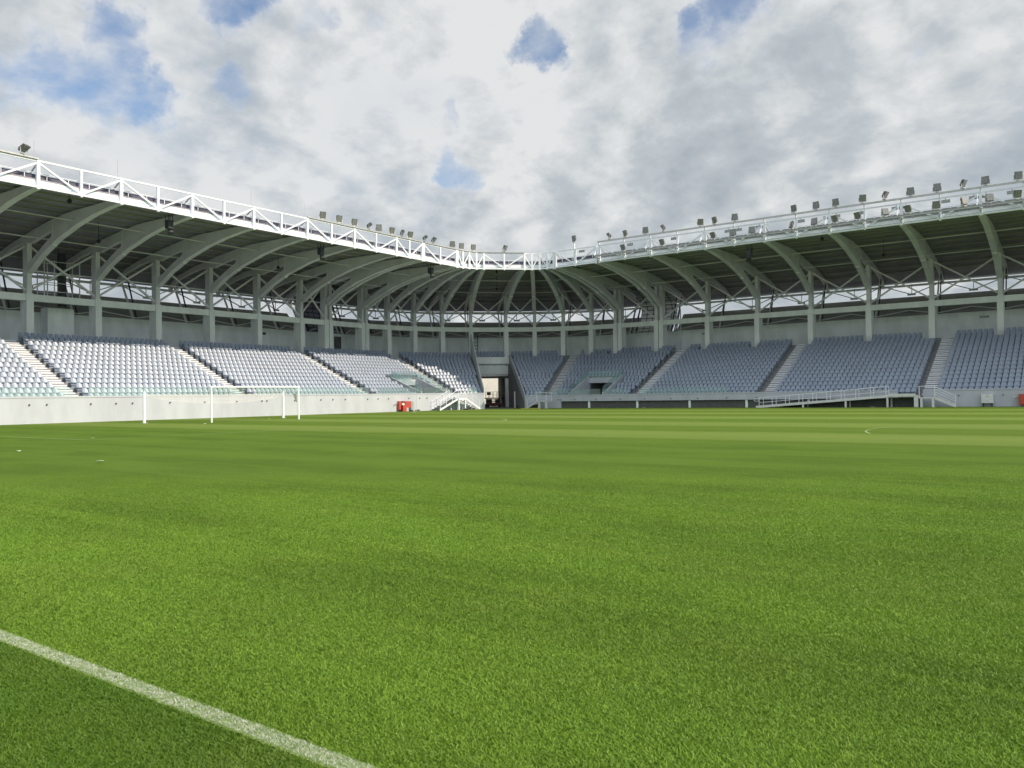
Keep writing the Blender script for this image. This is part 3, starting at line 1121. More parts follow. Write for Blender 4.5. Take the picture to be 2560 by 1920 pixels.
a = A_J2 + .1
while a < A_END:
    gr.sweep([a, a + .09], [(-2.0, 17.44), (-2.0, 17.47), (-1.25, 17.47), (-1.25, 17.44)])
    a += .9
gr.sweep(st(A_J2 + .1, A_END), [(-1.65, 17.40), (-1.65, 17.438), (-1.58, 17.438), (-1.58, 17.40)])
part('gantry_walkway', gr, M['galv'], gan)

# room and service frame between the first two columns of the left stand
part('service_room', MB().sweep([aY(-.9), aY(1.5)], [(16.9, 6.9), (16.9, 10.45), (18.34, 10.45), (18.34, 6.9)]), M['pier'], stand_l)
sf = MB()
for y in (-1.5, -.6, 1.7):
    for u in (16.2, 17.6):
        sf.bar(P3(aY(y), u, 11.0), P3(aY(y), u, 14.8), .08)
for z in (11.9, 12.7, 13.5, 14.7):
    sf.bar(P3(aY(-1.5), 16.2, z), P3(aY(1.7), 16.2, z), .06)
    sf.bar(P3(aY(-1.5), 17.6, z), P3(aY(1.7), 17.6, z), .06)
part('service_frame', sf, M['steel'], stand_l)
sf = MB()
for y in (.1, .75):
    sf.bar(P3(aY(y), 16.9, 10.5), P3(aY(y), 16.9, 16.0), .07)
z = 10.6
while z < 15.9:
    sf.bar(P3(aY(.1), 16.9, z), P3(aY(.75), 16.9, z), .04)
    z += .3
sf.box(P3(aY(.42), 17.1, 13.2), (.5, .5, 5.0))
part('cable_riser', sf, M['dark'], stand_l)
# ladder above the gate
ld = MB()
for s_ in (45.55, 46.25):
    ld.bar(P3(s_, 17.6, tread(RIGHT, 15)), P3(s_, 17.6, 10.6), .07)
z = tread(RIGHT, 15) + .3
while z < 10.6:
    ld.bar(P3(45.55, 17.6, z), P3(46.25, 17.6, z), .05)
    z += .5
part('access_ladder', ld, M['dark'], stand_c)
# drain pipes beside the link bays
for pr_, a in ((stand_c, A_J1 + 3.6), (stand_r, A_J2 + 1.5)):
    x, y = P(a, 18.2)
    part('drain_pipe', MB().tube([(x, y, 7.0), (x, y, 13.0)], .09, 8), M['white'], pr_)
# doorways in the rear wall (thin slabs; the first is coloured dark for shade inside)
for pr_, a, w in ((stand_c, .2 - 1.6, 1.2), (stand_c, 17.0, .05 * 60), (stand_c, 39.0, 2.6)):
    if a < 0:
        part('doorway', MB().sweep([a - .6, a + .6], [(18.30, 7.0), (18.30, 9.7), (18.345, 9.7), (18.345, 7.0)]), M['recess'], pr_)
    else:
        part('doorway', MB().sweep([a - w / 2, a + w / 2], [(18.28, 7.0), (18.28, 9.6), (18.33, 9.6), (18.33, 7.0)]), M['rear'], pr_)


# ------------------------------------------------------------------ seats
def seat_mesh():
    """tip-up shell seat: local +y faces the pitch, origin on the tread below the backrest"""
    b = MB()
    # backrest: curved slab
    nx, nz = 5, 4
    front, back = [], []
    for j in range(nz + 1):
        tt = j / nz
        z = .41 + .375 * tt
        y = .02 - .11 * tt + .03 * (1 - tt) ** 2
        hw = .235 - .013 * j - (.03 if j == nz else 0.0)
        fr, bk = [], []
        for i in range(nx + 1):
            s_ = -1 + 2 * i / nx
            yy = y + .035 * s_ * s_
            fr.append((s_ * hw, yy, z)); bk.append((s_ * hw, yy - .035, z))
        front.append(fr); back.append(bk)
    for j in range(nz):
        for i in range(nx):
            b.quad([front[j][i + 1], front[j][i], front[j + 1][i], front[j + 1][i + 1]])
            b.quad([back[j][i], back[j][i + 1], back[j + 1][i + 1], back[j + 1][i]])
        b.quad([front[j][0], back[j][0], back[j + 1][0], front[j + 1][0]])
        b.quad([back[j][nx], front[j][nx], front[j + 1][nx], back[j + 1][nx]])
    for i in range(nx):
        b.quad([front[nz][i], back[nz][i], back[nz][i + 1], front[nz][i + 1]])
    # pan with a rolled front lip
    prof = [(.0, .445), (.08, .43), (.18, .432), (.25, .445), (.28, .428), (.275, .365), (.24, .39), (.08, .385), (.0, .395)]
    for k in range(len(prof)):
        (y0, z0), (y1, z1) = prof[k], prof[(k + 1) % len(prof)]
        for i in range(4):
            s0, s1 = -1 + .5 * i, -.5 + .5 * i
            h0, h1 = .014 * s0 * s0, .014 * s1 * s1
            b.quad([(s0 * .232, y0, z0 + h0), (s1 * .232, y0, z0 + h1), (s1 * .232, y1, z1 + h1), (s0 * .232, y1, z1 + h0)])
    for s_ in (-.232, .232):
        b.quad([(s_, y, z + .014) for y, z in prof])
    # bracket to the riser
    b.box((0, .075, .285), (.42, .19, .20))
    b.box((0, .03, .10), (.34, .08, .19))
    return b


seat_mb = seat_mesh()
seat_me = seat_mb.mesh('stadium_seat', M['seat'])
SV = np.array(seat_mb.v)
SF = seat_mb.f


def seat_spots():
    spots = []      # x, y, z, rz, side, row, section, index
    def ok_col(a, u):
        if u < 13.1: return True
        for ca, co in CL + CC + CR:
            x0, y0 = P(ca, U_C + .4); x1, y1 = P(a, U_C + .4)
            if math.hypot(x0 - x1, y0 - y1) < .62: return False
        return True
    for side, sp in (('l', LEFT), ('r', RIGHT)):
        for i in range(sp['n']):
            u = .25 + sp['r'] * i + sp['r'] - .34
            z = tread(sp, i)
            segs = []
            if side == 'l':
                cuts = [A_LEFT0 + 14] + [aY(y) for y in AIS_L if aY(y) > A_LEFT0 + 14] + [aY(40.0)]
                lst = [aY(-20.8)] + [aY(y) for y in AIS_L[1:]]
                segs = [(lst[k] + .82, lst[k + 1] - .66, 'l', k) for k in range(len(lst) - 1)]
            else:
                lst = [aX(x) for x in AIS_R] + [aX(58)]
                segs = [(lst[k] + .66, lst[k + 1] - 1.0, 'r', k) for k in range(len(lst) - 1)]
            for s0, s1, nm, k in segs:
                n = int((s1 - s0) / .5)
                gap = (s1 - s0 - n * .5) / 2
                for j in range(n):
                    a = s0 + gap + (j + .5) * .5
                    if nm == 'r' and 33.8 < a - 98.864 < 36.0 and i < 0: continue
                    spots.append((a, u, z, nm, i, k, j, n))
            # corner pieces, walked in metres along the row
            rad = RW + u
            def walk(a0, a1, m0=0.0, m1=0.0):
                """list of stations spaced .5 m along the row between a0 and a1"""
                fine = np.linspace(a0, a1, 400)
                xy = np.array([P(a, u) for a in fine])
                cum = np.r_[0, np.cumsum(np.hypot(*np.diff(xy, axis=0).T))]
                L = cum[-1] - m0 - m1
                n = int(L / .5)
                g_ = (L - n * .5) / 2
                return [float(np.interp(m0 + g_ + (q + .5) * .5, cum, fine)) for q in range(n)]
            if side == 'l':
                for s in (walk(aY(24.65), A_CL, 1.0, .70), walk(A_CL, 44.6, 1.0, .12)):
                    for a in s: spots.append((a, u, z, 'cl', i, 0, 0, 0))
            else:
                for s in (walk(50.9, A_CR, .1, 1.0), walk(A_CR, aX(6.05), .70, 1.0)):
                    for a in s: spots.append((a, u, z, 'cr', i, 0, 0, 0))
                if i >= 14:
                    for a in walk(45.35, 50.6): spots.append((a, u + .3 * (i == 14), z, 'cr', i, 0, 0, 0))
    res = []
    for s in spots:
        a, u = s[0], s[1]
        if VOM_L[0] - .45 < a < VOM_L[1] + .45 and u < U_V + .75: continue
        if VOM_R[0] - .45 < a < VOM_R[1] + .45 and u < U_V + .75: continue
        if not ok_col(a, u): continue
        res.append(s)
    return res


spots = seat_spots()


def seat_xf(s):
    x, y = P(s[0], s[1])
    return x, y, s[2], nrm(s[0]) + PI / 2


def in_view(x, y, z):
    q = Vector((x, y, z)) - Vector(CAM)
    dz_ = q.dot(Fv)
    return dz_ > 1 and abs(q.dot(r_)) < dz_ * 18 / LENS * 1.0 and q.dot(u_) > -dz_


ranked = sorted(range(len(spots)), key=lambda k: (0 if in_view(*seat_xf(spots[k])[:3]) else 1, math.dist(seat_xf(spots[k])[:3], CAM)))
# only rows that rise clear of the front wall and its glass
sel = [k for k in ranked if spots[k][3] in ('l', 'r') and spots[k][4] >= 1][:300]
selset = set(sel)
ORD = 'first second third fourth fifth sixth seventh eighth ninth tenth eleventh twelfth thirteenth fourteenth fifteenth sixteenth seventeenth eighteenth nineteenth twentieth'.split()


def ordn(n):
    if n < 20: return ORD[n]
    tens = {2: 'twenty', 3: 'thirty'}[(n + 1) // 10]
    return {2: 'twentieth', 3: 'thirtieth'}[(n + 1) // 10] if (n + 1) % 10 == 0 else tens + '-' + ORD[(n + 1) % 10 - 1]


for k in sel:
    s = spots[k]
    x, y, z, rz = seat_xf(s)
    o = bpy.data.objects.new('stadium_seat', seat_me)
    COL.objects.link(o)
    o.location = (x, y, z)
    o.rotation_euler = (0, 0, rz)
    shade = 'sunlit white' if s[4] < 12 else 'shaded'
    row = ordn(s[4])
    if s[3] == 'l':
        if s[5] == 0:
            lab = f'{shade} seat in {row} row above goal-end wall, {ordn(s[7] - 1 - s[6])} left of leftmost stairway'
        elif s[5] == 1:
            lab = f'{shade} seat in {row} row above goal-end wall, {ordn(s[6])} right of leftmost stairway'
        else:
            lab = f'{shade} seat in {row} row above goal-end wall, {ordn(s[6])} right of second stairway'
    else:
        lab = f'blue-grey shaded seat, long side, {row} row, {ordn(s[6])} right of stairway {["one", "two", "three", "four"][s[5]]} from gate'
    tag(o, lab, 'stadium seat', 'plastic seats on the stands')
rest = [k for k in range(len(spots)) if k not in selset]
xf = np.array([seat_xf(spots[k]) for k in rest])
cs, sn = np.cos(xf[:, 3]), np.sin(xf[:, 3])
vx = SV[None, :, 0] * cs[:, None] - SV[None, :, 1] * sn[:, None] + xf[:, 0:1]
vy = SV[None, :, 0] * sn[:, None] + SV[None, :, 1] * cs[:, None] + xf[:, 1:2]
vz = SV[None, :, 2] + xf[:, 2:3]
allv = np.stack([vx, vy, vz], -1).reshape(-1, 3)
nv = len(SV)
fl = [np.array(f) for f in SF]
loops = np.concatenate(fl)
ltot = np.array([len(f) for f in SF])
lstart = np.r_[0, np.cumsum(ltot)[:-1]]
N = len(rest)
me = bpy.data.meshes.new('stadium_seats')
me.vertices.add(len(allv))
me.vertices.foreach_set('co', allv.astype(np.float32).ravel())
ll = (loops[None, :] + (np.arange(N) * nv)[:, None]).ravel()
me.loops.add(len(ll))
me.loops.foreach_set('vertex_index', ll.astype(np.int32))
me.polygons.add(N * len(SF))
me.polygons.foreach_set('loop_start', (lstart[None, :] + (np.arange(N) * len(loops))[:, None]).ravel().astype(np.int32))
me.polygons.foreach_set('loop_total', np.tile(ltot, N).astype(np.int32))
me.materials.append(M['seat'])
me.update(calc_edges=True)
o = bpy.data.objects.new('stadium_seat_rows', me)
COL.objects.link(o)
tag(o, 'rows of pale plastic tip-up seats filling the rest of the stands', 'stadium seats', kind='stuff')

# ------------------------------------------------------------------ floodlights
def make_lamp():
    root = thing('floodlight', 'floodlight', 'floodlight')
    root.scale = (.90, .90, .96)
    b = MB().box((0, 0, .03), (.34, .26, .06)).box((0, -.12, .10), (.22, .30, .10))
    obj('foot_plate', b, M['galv'], root, local=True)
    b = MB()
    b.bar((-.37, 0, .10), (-.37, 0, .52), .03, .08).bar((.37, 0, .10), (.37, 0, .52), .03, .08).bar((-.37, 0, .10), (.37, 0, .10), .08, .03)
    obj('bracket', b, M['galv'], root, local=True)
    b = MB()
    b.box((0, 0, 0), (.66, .12, .68))
    for k in range(7): b.box((-.27 + .09 * k, -.12, 0), (.02, .13, .56))
    h = obj('housing', b, M['lamp'], root, local=True)
    h.location = (0, .04, .50)
    b = MB()
    b.box((0, .068, 0), (.60, .015, .62))
    for k in range(3): b.box((-.2 + .2 * k, .082, 0), (.022, .014, .62))
    obj('lens', b, M['lens'], h, local=True)
    return root


lamp0 = make_lamp()
lamp_first = [True]
LG = 'floodlights along the roof edge'


def place_lamp(a, u, z, label, yaw=0.0, tilt=-.35):
    if lamp_first[0]:
        o = lamp0; lamp_first[0] = False
    else:
        o = copy_tree(lamp0)
    x, y = P(a, u)
    o.location = (x, y, z)
    o.rotation_euler = (0, 0, nrm(a) + PI / 2 + yaw)
    for ch in o.children:
        if ch.name.startswith('housing'): ch.rotation_euler = (tilt, 0, 0)
    tag(o, label, 'floodlight', LG)
    return o


yl = [16.75, 18.85, 20.9, 22.98, 24.4, 26.34, 27.95, 29.2]
ylab = ['one', 'two']
yaws = [-.5, -.25, -.3, .7, -.75, -.3, .5, -.35]
tilts = [-.35, -.3, -.3, -.95, -.1, -.35, -.5, -.45]
place_lamp(aY(-10.5), -1.2, 19.12, 'lone floodlight at far left end of the roof edge, seen from the side', .5, -1.0)
for k, y in enumerate(yl):
    place_lamp(aY(y), -1.2, 19.12, f'{ordn(k)} floodlight from the left in the group on the left roof rail', yaws[k], tilts[k])
place_lamp(A_J1 + .45, -1.2, 19.12, 'ninth floodlight from the left on the left roof rail, tilted flat', .6, -.95)
place_lamp(-4.2, -1.2, 19.12, 'tenth floodlight from the left on the left roof rail, tilted back', .3, -.75)
place_lamp(-.9, -1.2, 19.12, 'leftmost of three dark square floodlights where the roof edge begins to curve', -.9, -.15)
place_lamp(8.5, -1.2, 19.12, 'middle of three dark square floodlights where the roof edge begins to curve', -.3, -.15)
place_lamp(29.0, -1.2, 19.12, 'rightmost of three dark square floodlights where the roof edge begins to curve', .1, -.2)
place_lamp(47.6, -1.2, 19.12, 'bright lone floodlight on the rail above the gate bay', .8, -.5)
x, y = P(97.9, -1.13)
part('lamp_pole', MB().box((x, y, 18.4), (.14, .14, 2.7)), M['white'], stand_c)
place_lamp(97.9, -1.13, 19.76, 'floodlight on its own raised pole right of the curved corner', -.35, -.2)
up = [3.89, 5.99, 8.54, 10.69, 15.04, 16.64, 18.84, 24.94, 27.09, 28.94, 31.39, 33.39, 35.54, 37.74, 39.84, 41.54, 43.99]
upy = [-.9, -.5, .15, -.9, .55, -.5, .3, -.45, -.2, -.25, .45, 1.25, .2, .15, 1.2, -.2, .35]
upt = [-.8, -.4, -.1, -.7, -.4, -.35, -.1, -.25, -.1, -.15, -.3, -.6, -.1, -.05, -.5, -.05, -.15]
for k, xx in enumerate(up):
    place_lamp(aX(xx), -1.35, 19.45, f'{ordn(k)} floodlight from the corner on the upper rail of the right roof', upy[k], upt[k])
lw = [6.09, 10.89, 16.74, 18.89, 20.89, 24.89, 27.09, 29.04, 31.09, 33.49, 35.44, 37.74, 39.94, 41.89, 43.94]
lwy = [-.3, -.35, -.4, .1, .1, -.9, -.3, -.5, -.4, .6, -.45, .1, .9, .4, .4]
lwt = [.55, .6, .6, -.05, -.05, -.3, -.2, .55, .6, -.35, .6, .3, -.25, -.2, .5]
for k, xx in enumerate(lw):
    place_lamp(aX(xx), -2.1, 17.71, f'{ordn(k)} floodlight from the corner on the lower gantry of the right roof', lwy[k], -lwt[k])
# control gear boxes behind the truss
bl = [6.44, 11.84, 17.99, 19.09, 21.29, 25.49, 28.04, 28.89, 31.14, 34.24, 35.09, 38.34, 40.59, 41.54, 43.49]
x, y = P(aX(-.01), -.95)
part('control_box', MB().box((x, y, 18.62), (.8, .12, .26)), M['pale_box'], stand_c)
for xx in bl:
    x, y = P(aX(xx), -.98)
    b = MB().box((x, y, 18.62), (.78, .13, .28)).box((x, y, 18.80), (.06, .05, .22))
    part('control_box', b, M['pale_box'], stand_r)


# loudspeakers and pendant fittings under the roof
def pa(a, u, z, label):
    x, y = P(a, u)
    r = thing('loudspeaker', label, 'loudspeaker', (x, y, z), nrm(a), 'loudspeaker clusters under the roof edge')
    obj('mounting_frame', MB().box((0, 0, .45), (.5, .5, .12)).bar((.2, .2, .5), (.2, .2, .95), .05).bar((-.2, -.2, .5), (-.2, -.2, .95), .05).bar((.2, -.2, .5), (.2, -.2, .95), .05).bar((-.2, .2, .5), (-.2, .2, .95), .05), M['dark'], r, local=True)
    obj('speaker_box', MB().box((0, 0, .1), (.52, .46, .56)).box((-.26, 0, .1), (.03, .4, .5)), M['speaker'], r, local=True)
    b = MB()
    b.tube([(-.1, 0, -.18), (-.25, 0, -.62)], [.16, .28], 10)
    obj('horn', b, M['speaker'], r, local=True)


pa(aY(1.6), .6, 16.25, 'dark loudspeaker cluster hanging under the left roof, nearest the viewer')
pa(aY(18.0), .6, 16.25, 'loudspeaker cluster hanging under the left roof near its far end')
pa(-3.0, .4, 16.2, 'loudspeaker cluster with pale horn under the start of the curved corner')
pa(aX(19.8), .2, 16.2, 'loudspeaker cluster in deep shade under the right roof')
for k, (a, u, z, lab) in enumerate(((aY(-6.4), .9, 17.42, 'short dark dome fitting under the left roof edge'), (aY(-.6), 8.0, 16.9, 'dark fitting hanging on a rod in the second bay of the left roof'),
                                    (aY(18.5), 8.0, 16.9, 'dark fitting hanging on a rod further along the left roof'), (47.6, 6.5, 16.9, 'dark fitting on a rod under the curved corner roof'),
                                    (46.8, 0.6, 17.42, 'small dark dome under the corner roof edge'), (aX(27.0), .9, 17.42, 'small dark dome under the right roof edge'),
                                    (aX(31.5), 7.0, 16.9, 'dark fitting on a rod under the right roof'))):
    x, y = P(a, u)
    r = thing('pendant_fitting', lab, 'hanging fitting', (x, y, z), group='dark fittings hanging under the roof')
    L = .35 if u < 2 else 1.15
    obj('rod', MB().tube([(0, 0, .45), (0, 0, -L)], .025, 6), M['dark'], r, local=True)
    obj('dome', MB().tube([(0, 0, -L + .02), (0, 0, -L - .12), (0, 0, -L - .3)], [.1, .19, .12], 10), M['black'], r, local=True)
# small name plates on the rear wall
for a, w, lab in ((aY(24.2), .8, 'small dark plate on the rear wall of the left stand'), (aX(-5.2) if False else aX(7.2), .9, 'faint plate on the rear wall of the right stand near the corner'),
                  (aX(39.3), .9, 'faint plate on the rear wall at the far right')):
    b = MB().sweep([a - w / 2, a + w / 2], [(18.31, 9.35), (18.31, 9.6), (18.345, 9.6), (18.345, 9.35)])
    o = obj('wall_plate', b, M['pale_box'] if w > .85 else M['dark'])
    tag(o, lab, 'sign plate', 'plates on the rear walls')

# ------------------------------------------------------------------ goal
goal = thing('football_goal', 'white football goal with its net tied up, in front of sunlit wall', 'goal', (0, 0, 0))
for y in (-3.72, 3.72):
    part('goal_post', MB().tube([(0, y, 0), (0, y, 2.44 + .06)], .062, 14), M['white'], goal, smooth=False)
part('crossbar', MB().tube([(0, -3.72, 2.44), (0, 3.72, 2.44)], .062, 14), M['white'], goal)
nb = MB()
NY, NX = 16, 6
Yb = 5.9


def netp(i, j):
    v = i / NX; w = -1 + 2 * j / NY
    x = -4.6 * v
    y = w * (3.66 + (Yb - 3.66) * v)
    z = 2.42 - .42 * v - .28 * math.sin(PI * v) * (1 - .3 * w * w)
    return (x, y, z)


for i in range(NX):
    for j in range(NY):
        q = [(i, j), (i + 1, j), (i + 1, j + 1), (i, j + 1)]
        nb.quad([netp(*c) for c in q], [(netp(*c)[0], netp(*c)[1]) for c in q])
for j in range(NY):
    def bp(jj, lo):
        w = -1 + 2 * jj / NY
        return (-4.6 + .05 * lo, w * Yb, 2.0 - lo * (.15 + .55 * (1 - w * w)))
    nb.quad([bp(j, 0), bp(j, 1), bp(j + 1, 1), bp(j + 1, 0)], [(bp(c, l)[1], bp(c, l)[2]) for c, l in ((j, 0), (j, 1), (j + 1, 1), (j + 1, 0))])
part('goal_net', nb, M['net'], goal)
rp = MB()
rp.tube([(-4.6, -Yb, 2.0), (-4.6, -3, 1.95), (-4.6, 0, 1.93), (-4.6, 3, 1.95), (-4.6, Yb, 2.0)], .012, 5)
rp.tube([(-4.55, -Yb, 1.85)] + [(-4.55, w * Yb, 2.0 - (.15 + .55 * (1 - w * w))) for w in np.linspace(-.9, .9, 11)] + [(-4.55, Yb, 1.85)], .008, 5)
part('net_rope', rp, M['paper'], goal)
b = MB()
b.quad([(-.1, 3.60, 1.98), (-.9, 3.9, 1.95), (-.35, 3.72, 1.35), (-.12, 3.64, 1.28)])
b.quad([(-.13, 3.63, 1.98), (-.12, 3.67, 1.28), (-.35, 3.75, 1.35), (-.9, 3.94, 1.95)])
part('net_bundle', b, M['paper'], goal)
np0 = thing('net_support_post', 'thick white net support post behind the goal, left of the goalposts', 'post', (-4.6, -5.95, 0), group='net support posts behind the goal')
obj('post', MB().tube([(0, 0, 0), (0, 0, 2.18)], .10, 14), M['white'], np0, local=True)
obj('cap', MB().tube([(0, 0, 2.18), (0, 0, 2.24)], [.105, .07], 14), M['galv'], np0, local=True)
obj('base_plate', MB().box((0, 0, .012), (.34, .34, .024)), M['galv'], np0, local=True)
np1 = copy_tree(np0)
np1.location = (-4.75, 6.0, 0)
tag(np1, 'thick white net support post seen through the goal, beside its far post', 'post', 'net support posts behind the goal')


# ------------------------------------------------------------------ metal stairs and ramp
def handrail(b, pts, posts=True, h=.95, mid=2, r=.024, base=None):
    """rails along foot points; pts are (x,y,z) of the floor"""
    for k in range(mid + 1):
        zz_ = h * (k + 1) / (mid + 1)
        b.tube([(x, y, z + zz_) for x, y, z in pts], r if k == mid else r * .7, 6)
    if posts:
        for i in range(len(pts) - 1):
            p0, p1 = Vector(pts[i]), Vector(pts[i + 1])
            n = max(1, round((p1 - p0).length / 1.3))
            for q in range(n + (1 if i == len(pts) - 2 else 0)):
                v = p0.lerp(p1, q / n)
                b.tube([(v.x, v.y, v.z - .05), (v.x, v.y, v.z + h)], r * 1.15, 6)


def flight(b, s_, p0, p1, wv, n):
    """open steps from foot p0 to top p1, width vector wv"""
    p0, p1, wv = Vector(p0), Vector(p1), Vector(wv)
    for off in (0, 1):
        s_.bar(p0 + wv * off + Vector((0, 0, .05)), p1 + wv * off + Vector((0, 0, -.08)), .05, .20)
    hd = Vector((p1.x - p0.x, p1.y - p0.y, 0))
    run = hd.length / n
    hd.normalize()
    for i in range(n):
        z = p0.z + (p1.z - p0.z) * (i + 1) / (n + 1)
        c = p0 + hd * (run * (i + .6)) + wv * .5
        ang = math.atan2(hd.y, hd.x)
        b.box((c.x, c.y, z), (run * .95, wv.length - .06, .04), ang)


# stair beside the left corner
sr = thing('metal_stair', 'white metal stair with two flights against the sunlit wall beside the gate', 'stairs', (-12.3, 37.3, 0), group='white access stairs at the pitch wall')
zL = 1.38
b, s_ = MB(), MB()
flight(b, s_, (-13.2, 33.5, 0), (-13.2, 36.75, zL), (1.35, 0, 0), 7)
flight(b, s_, (-12.55, 40.6, 0), (-12.75, 38.15, zL), (.95, 0, 0), 7)
part('tread', b, M['galv'], sr)
part('stringer', s_, M['white'], sr)
part('landing', MB().box((-12.5, 37.45, zL - .04), (1.55, 1.5, .10)).box((-11.76, 37.45, zL - .10), (.06, 1.5, .2)), M['white'], sr)
for y in (36.85, 38.05):
    part('stair_leg', MB().box((-11.85, y, (zL - .1) / 2), (.16, .16, zL - .1)), M['white'], sr)
    part('stair_leg', MB().box((-13.05, y, (zL - .1) / 2), (.12, .12, zL - .1)), M['white'], sr)
h_ = MB()
handrail(h_, [(-11.88, 33.6, .05), (-11.82, 36.75, zL), (-11.80, 38.15, zL)], mid=1, h=1.0, r=.03)
handrail(h_, [(-11.80, 38.15, zL), (-11.62, 40.55, .05)], mid=1, h=1.0, r=.018)
handrail(h_, [(-13.15, 33.6, .05), (-13.15, 36.7, zL)], mid=1, h=1.0, r=.026)
part('handrail', h_, M['white'], sr)

# stair right of the gate
sr = thing('metal_stair', 'small white stair with landing at the shaded wall just right of the gate', 'stairs', (-5.6, 45.6, 0), group='white access stairs at the pitch wall')
zL = .92
b, s_ = MB(), MB()
flight(b, s_, (-7.6, 44.75, 0), (-6.05, 44.75, zL), (0, 1.1, 0), 4)
part('tread', b, M['galv'], sr)
part('stringer', s_, M['cab'], sr)
part('landing', MB().box((-5.35, 45.35, zL - .04), (1.4, 1.3, .10)), M['cab'], sr)
for x in (-5.75, -4.78):
    part('stair_leg', MB().box((x, 44.85, (zL - .09) / 2), (.24, .2, zL - .09)), M['cab'], sr)
h_ = MB()
handrail(h_, [(-7.5, 44.75, .05), (-6.05, 44.75, zL), (-4.7, 44.75, zL)], mid=1, h=1.0, r=.03)
handrail(h_, [(-4.7, 44.75, zL), (-4.7, 45.9, zL)], mid=1, h=1.0, r=.025)
part('handrail', h_, M['white'], sr)

# stair by the ramp
sr = thing('metal_stair', 'white stair with landing at the upper end of the long ramp', 'stairs', (36.5, 45.6, 0), group='white access stairs at the pitch wall')
zL = .90
b, s_ = MB(), MB()
flight(b, s_, (38.95, 44.95, 0), (37.25, 44.95, zL), (0, 1.15, 0), 4)
part('tread', b, M['galv'], sr)
part('stringer', s_, M['cab'], sr)
part('landing', MB().box((36.6, 45.55, zL - .05), (1.35, 1.3, .10)), M['cab'], sr)
for x in (36.15, 37.1):
    part('stair_leg', MB().box((x, 45.0, (zL - .11) / 2), (.2, .2, zL - .11)), M['cab'], sr)
h_ = MB()
handrail(h_, [(35.98, 44.95, zL), (37.25, 44.95, zL)], mid=0, h=1.0, r=.03)
handrail(h_, [(37.25, 44.95, zL), (38.9, 44.95, .05)], mid=3, h=.95, r=.026)
part('handrail', h_, M['white'], sr)

# ramp
rm = thing('access_ramp', 'long white sloping ramp with railings in front of the shaded wall', 'ramp', (27, 45.5, 0))
X0, X1, zt = 20.9, 33.4, 1.02
b = MB()
b.quad([(X0, 44.9, .03), (X1, 44.9, zt), (X1, 46.1, zt), (X0, 46.1, .03)])
b.quad([(X0, 44.9, .0), (X0, 46.1, .0), (X1, 46.1, zt - .08), (X1, 44.9, zt - .08)])
part('ramp_deck', b, M['galv'], rm)
b = MB()
for y in (44.87, 46.13):
    b.bar((X0, y, .07), (X1, y, zt + .02), .06, .24)
part('ramp_side_beam', b, M['cab'], rm)
b = MB().box(((X1 + 35.9) / 2, 45.5, .98), (35.9 - X1, 1.25, .10)).box(((X1 + 35.7) / 2, 44.84, 1.12), (35.7 - X1, .05, .26))
part('ramp_landing', b, M['cab'], rm)
part('ramp_post', MB().box((35.72, 44.95, .56), (.34, .2, 1.12)), M['cab'], rm)
for x in (25.6, 29.6, 33.3):
    zz_ = zt * (x - X0) / (X1 - X0) - .06
    part('ramp_leg', MB().box((x, 44.95, zz_ / 2), (.16, .16, zz_)), M['cab'], rm)
    part('ramp_leg', MB().box((x + .15, 46.0, zz_ / 2), (.14, .14, zz_)), M['cab'], rm)
h_ = MB()
handrail(h_, [(X0 + .35, 44.84, .06), (X1 - .2, 44.84, zt)], mid=1, h=.92, r=.027)
handrail(h_, [(X0 + .35, 46.12, .06), (X1 - .2, 46.12, zt)], mid=1, h=.92, r=.022)
h_.tube([(X0 + .4, 44.84, .95), (X0 - .1, 44.84, .92), (X0 - .22, 44.84, .80), (X0 - .1, 44.84, .68), (X0 + .4, 44.84, .66)], .024, 6)
part('ramp_railing', h_, M['white'], rm)
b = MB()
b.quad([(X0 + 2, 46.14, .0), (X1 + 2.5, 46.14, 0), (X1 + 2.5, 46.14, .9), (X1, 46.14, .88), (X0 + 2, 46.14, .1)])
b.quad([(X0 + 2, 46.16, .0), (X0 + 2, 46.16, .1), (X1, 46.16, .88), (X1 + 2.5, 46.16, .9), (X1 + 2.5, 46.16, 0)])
part('ramp_shade_sheet', b, M['recess'], rm)  # dark sheet standing in for the shade beneath ramp and landing

# ------------------------------------------------------------------ cabinets
hb = thing('fire_hose_cabinet', 'open red fire hose cabinet with hanging door against the sunlit wall', 'hose cabinet', (-12.95, 28.7, 0))
part('cabinet_body', MB().box((-13.1, 28.45, .68), (.34, .95, .95)), M['red'], hb)
part('cabinet_inside', MB().box((-12.93, 28.55, .85), (.02, .5, .55)), M['black'], hb)
part('cabinet_door', MB().box((-12.75, 29.2, .78), (.05, .68, .72), R(-18)), M['red'], hb)
part('cabinet_door', MB().box((-12.70, 28.6, .36), (.06, .62, .72), R(6), 0), M['red'], hb, 'red cabinet door hanging down')
part('hose_reel', MB().tube([(-12.92, 28.5, .80), (-12.78, 28.5, .80)], .17, 14), M['paper'], hb)
b = MB().tube([(-13.1, 27.9, .98), (-13.0, 27.62, .95), (-13.0, 27.55, .80)], .05, 8)
part('valve', b, M['galv'], hb)
ec = thing('utility_cabinet', 'narrow grey cabinet standing beside the red hose cabinet', 'cabinet', (-13.0, 30.4, 0))
part('cabinet_body', MB().box((-13.12, 30.15, .62), (.3, .42, .96)), M['pale_box'], ec)
part('cabinet_leg', MB().box((-13.05, 30.15, .07), (.16, .2, .14)), M['dark'], ec)
part('cable_coil', MB().tube([(-12.95, 30.5, .08), (-12.8, 30.9, .14), (-12.9, 31.3, .1), (-13.0, 31.0, .05)], .05, 6), M['black'], ec)
wc = thing('utility_cabinet', 'pale box cabinet on dark legs against the shaded wall at right', 'cabinet', (41.2, 46.5, 0))
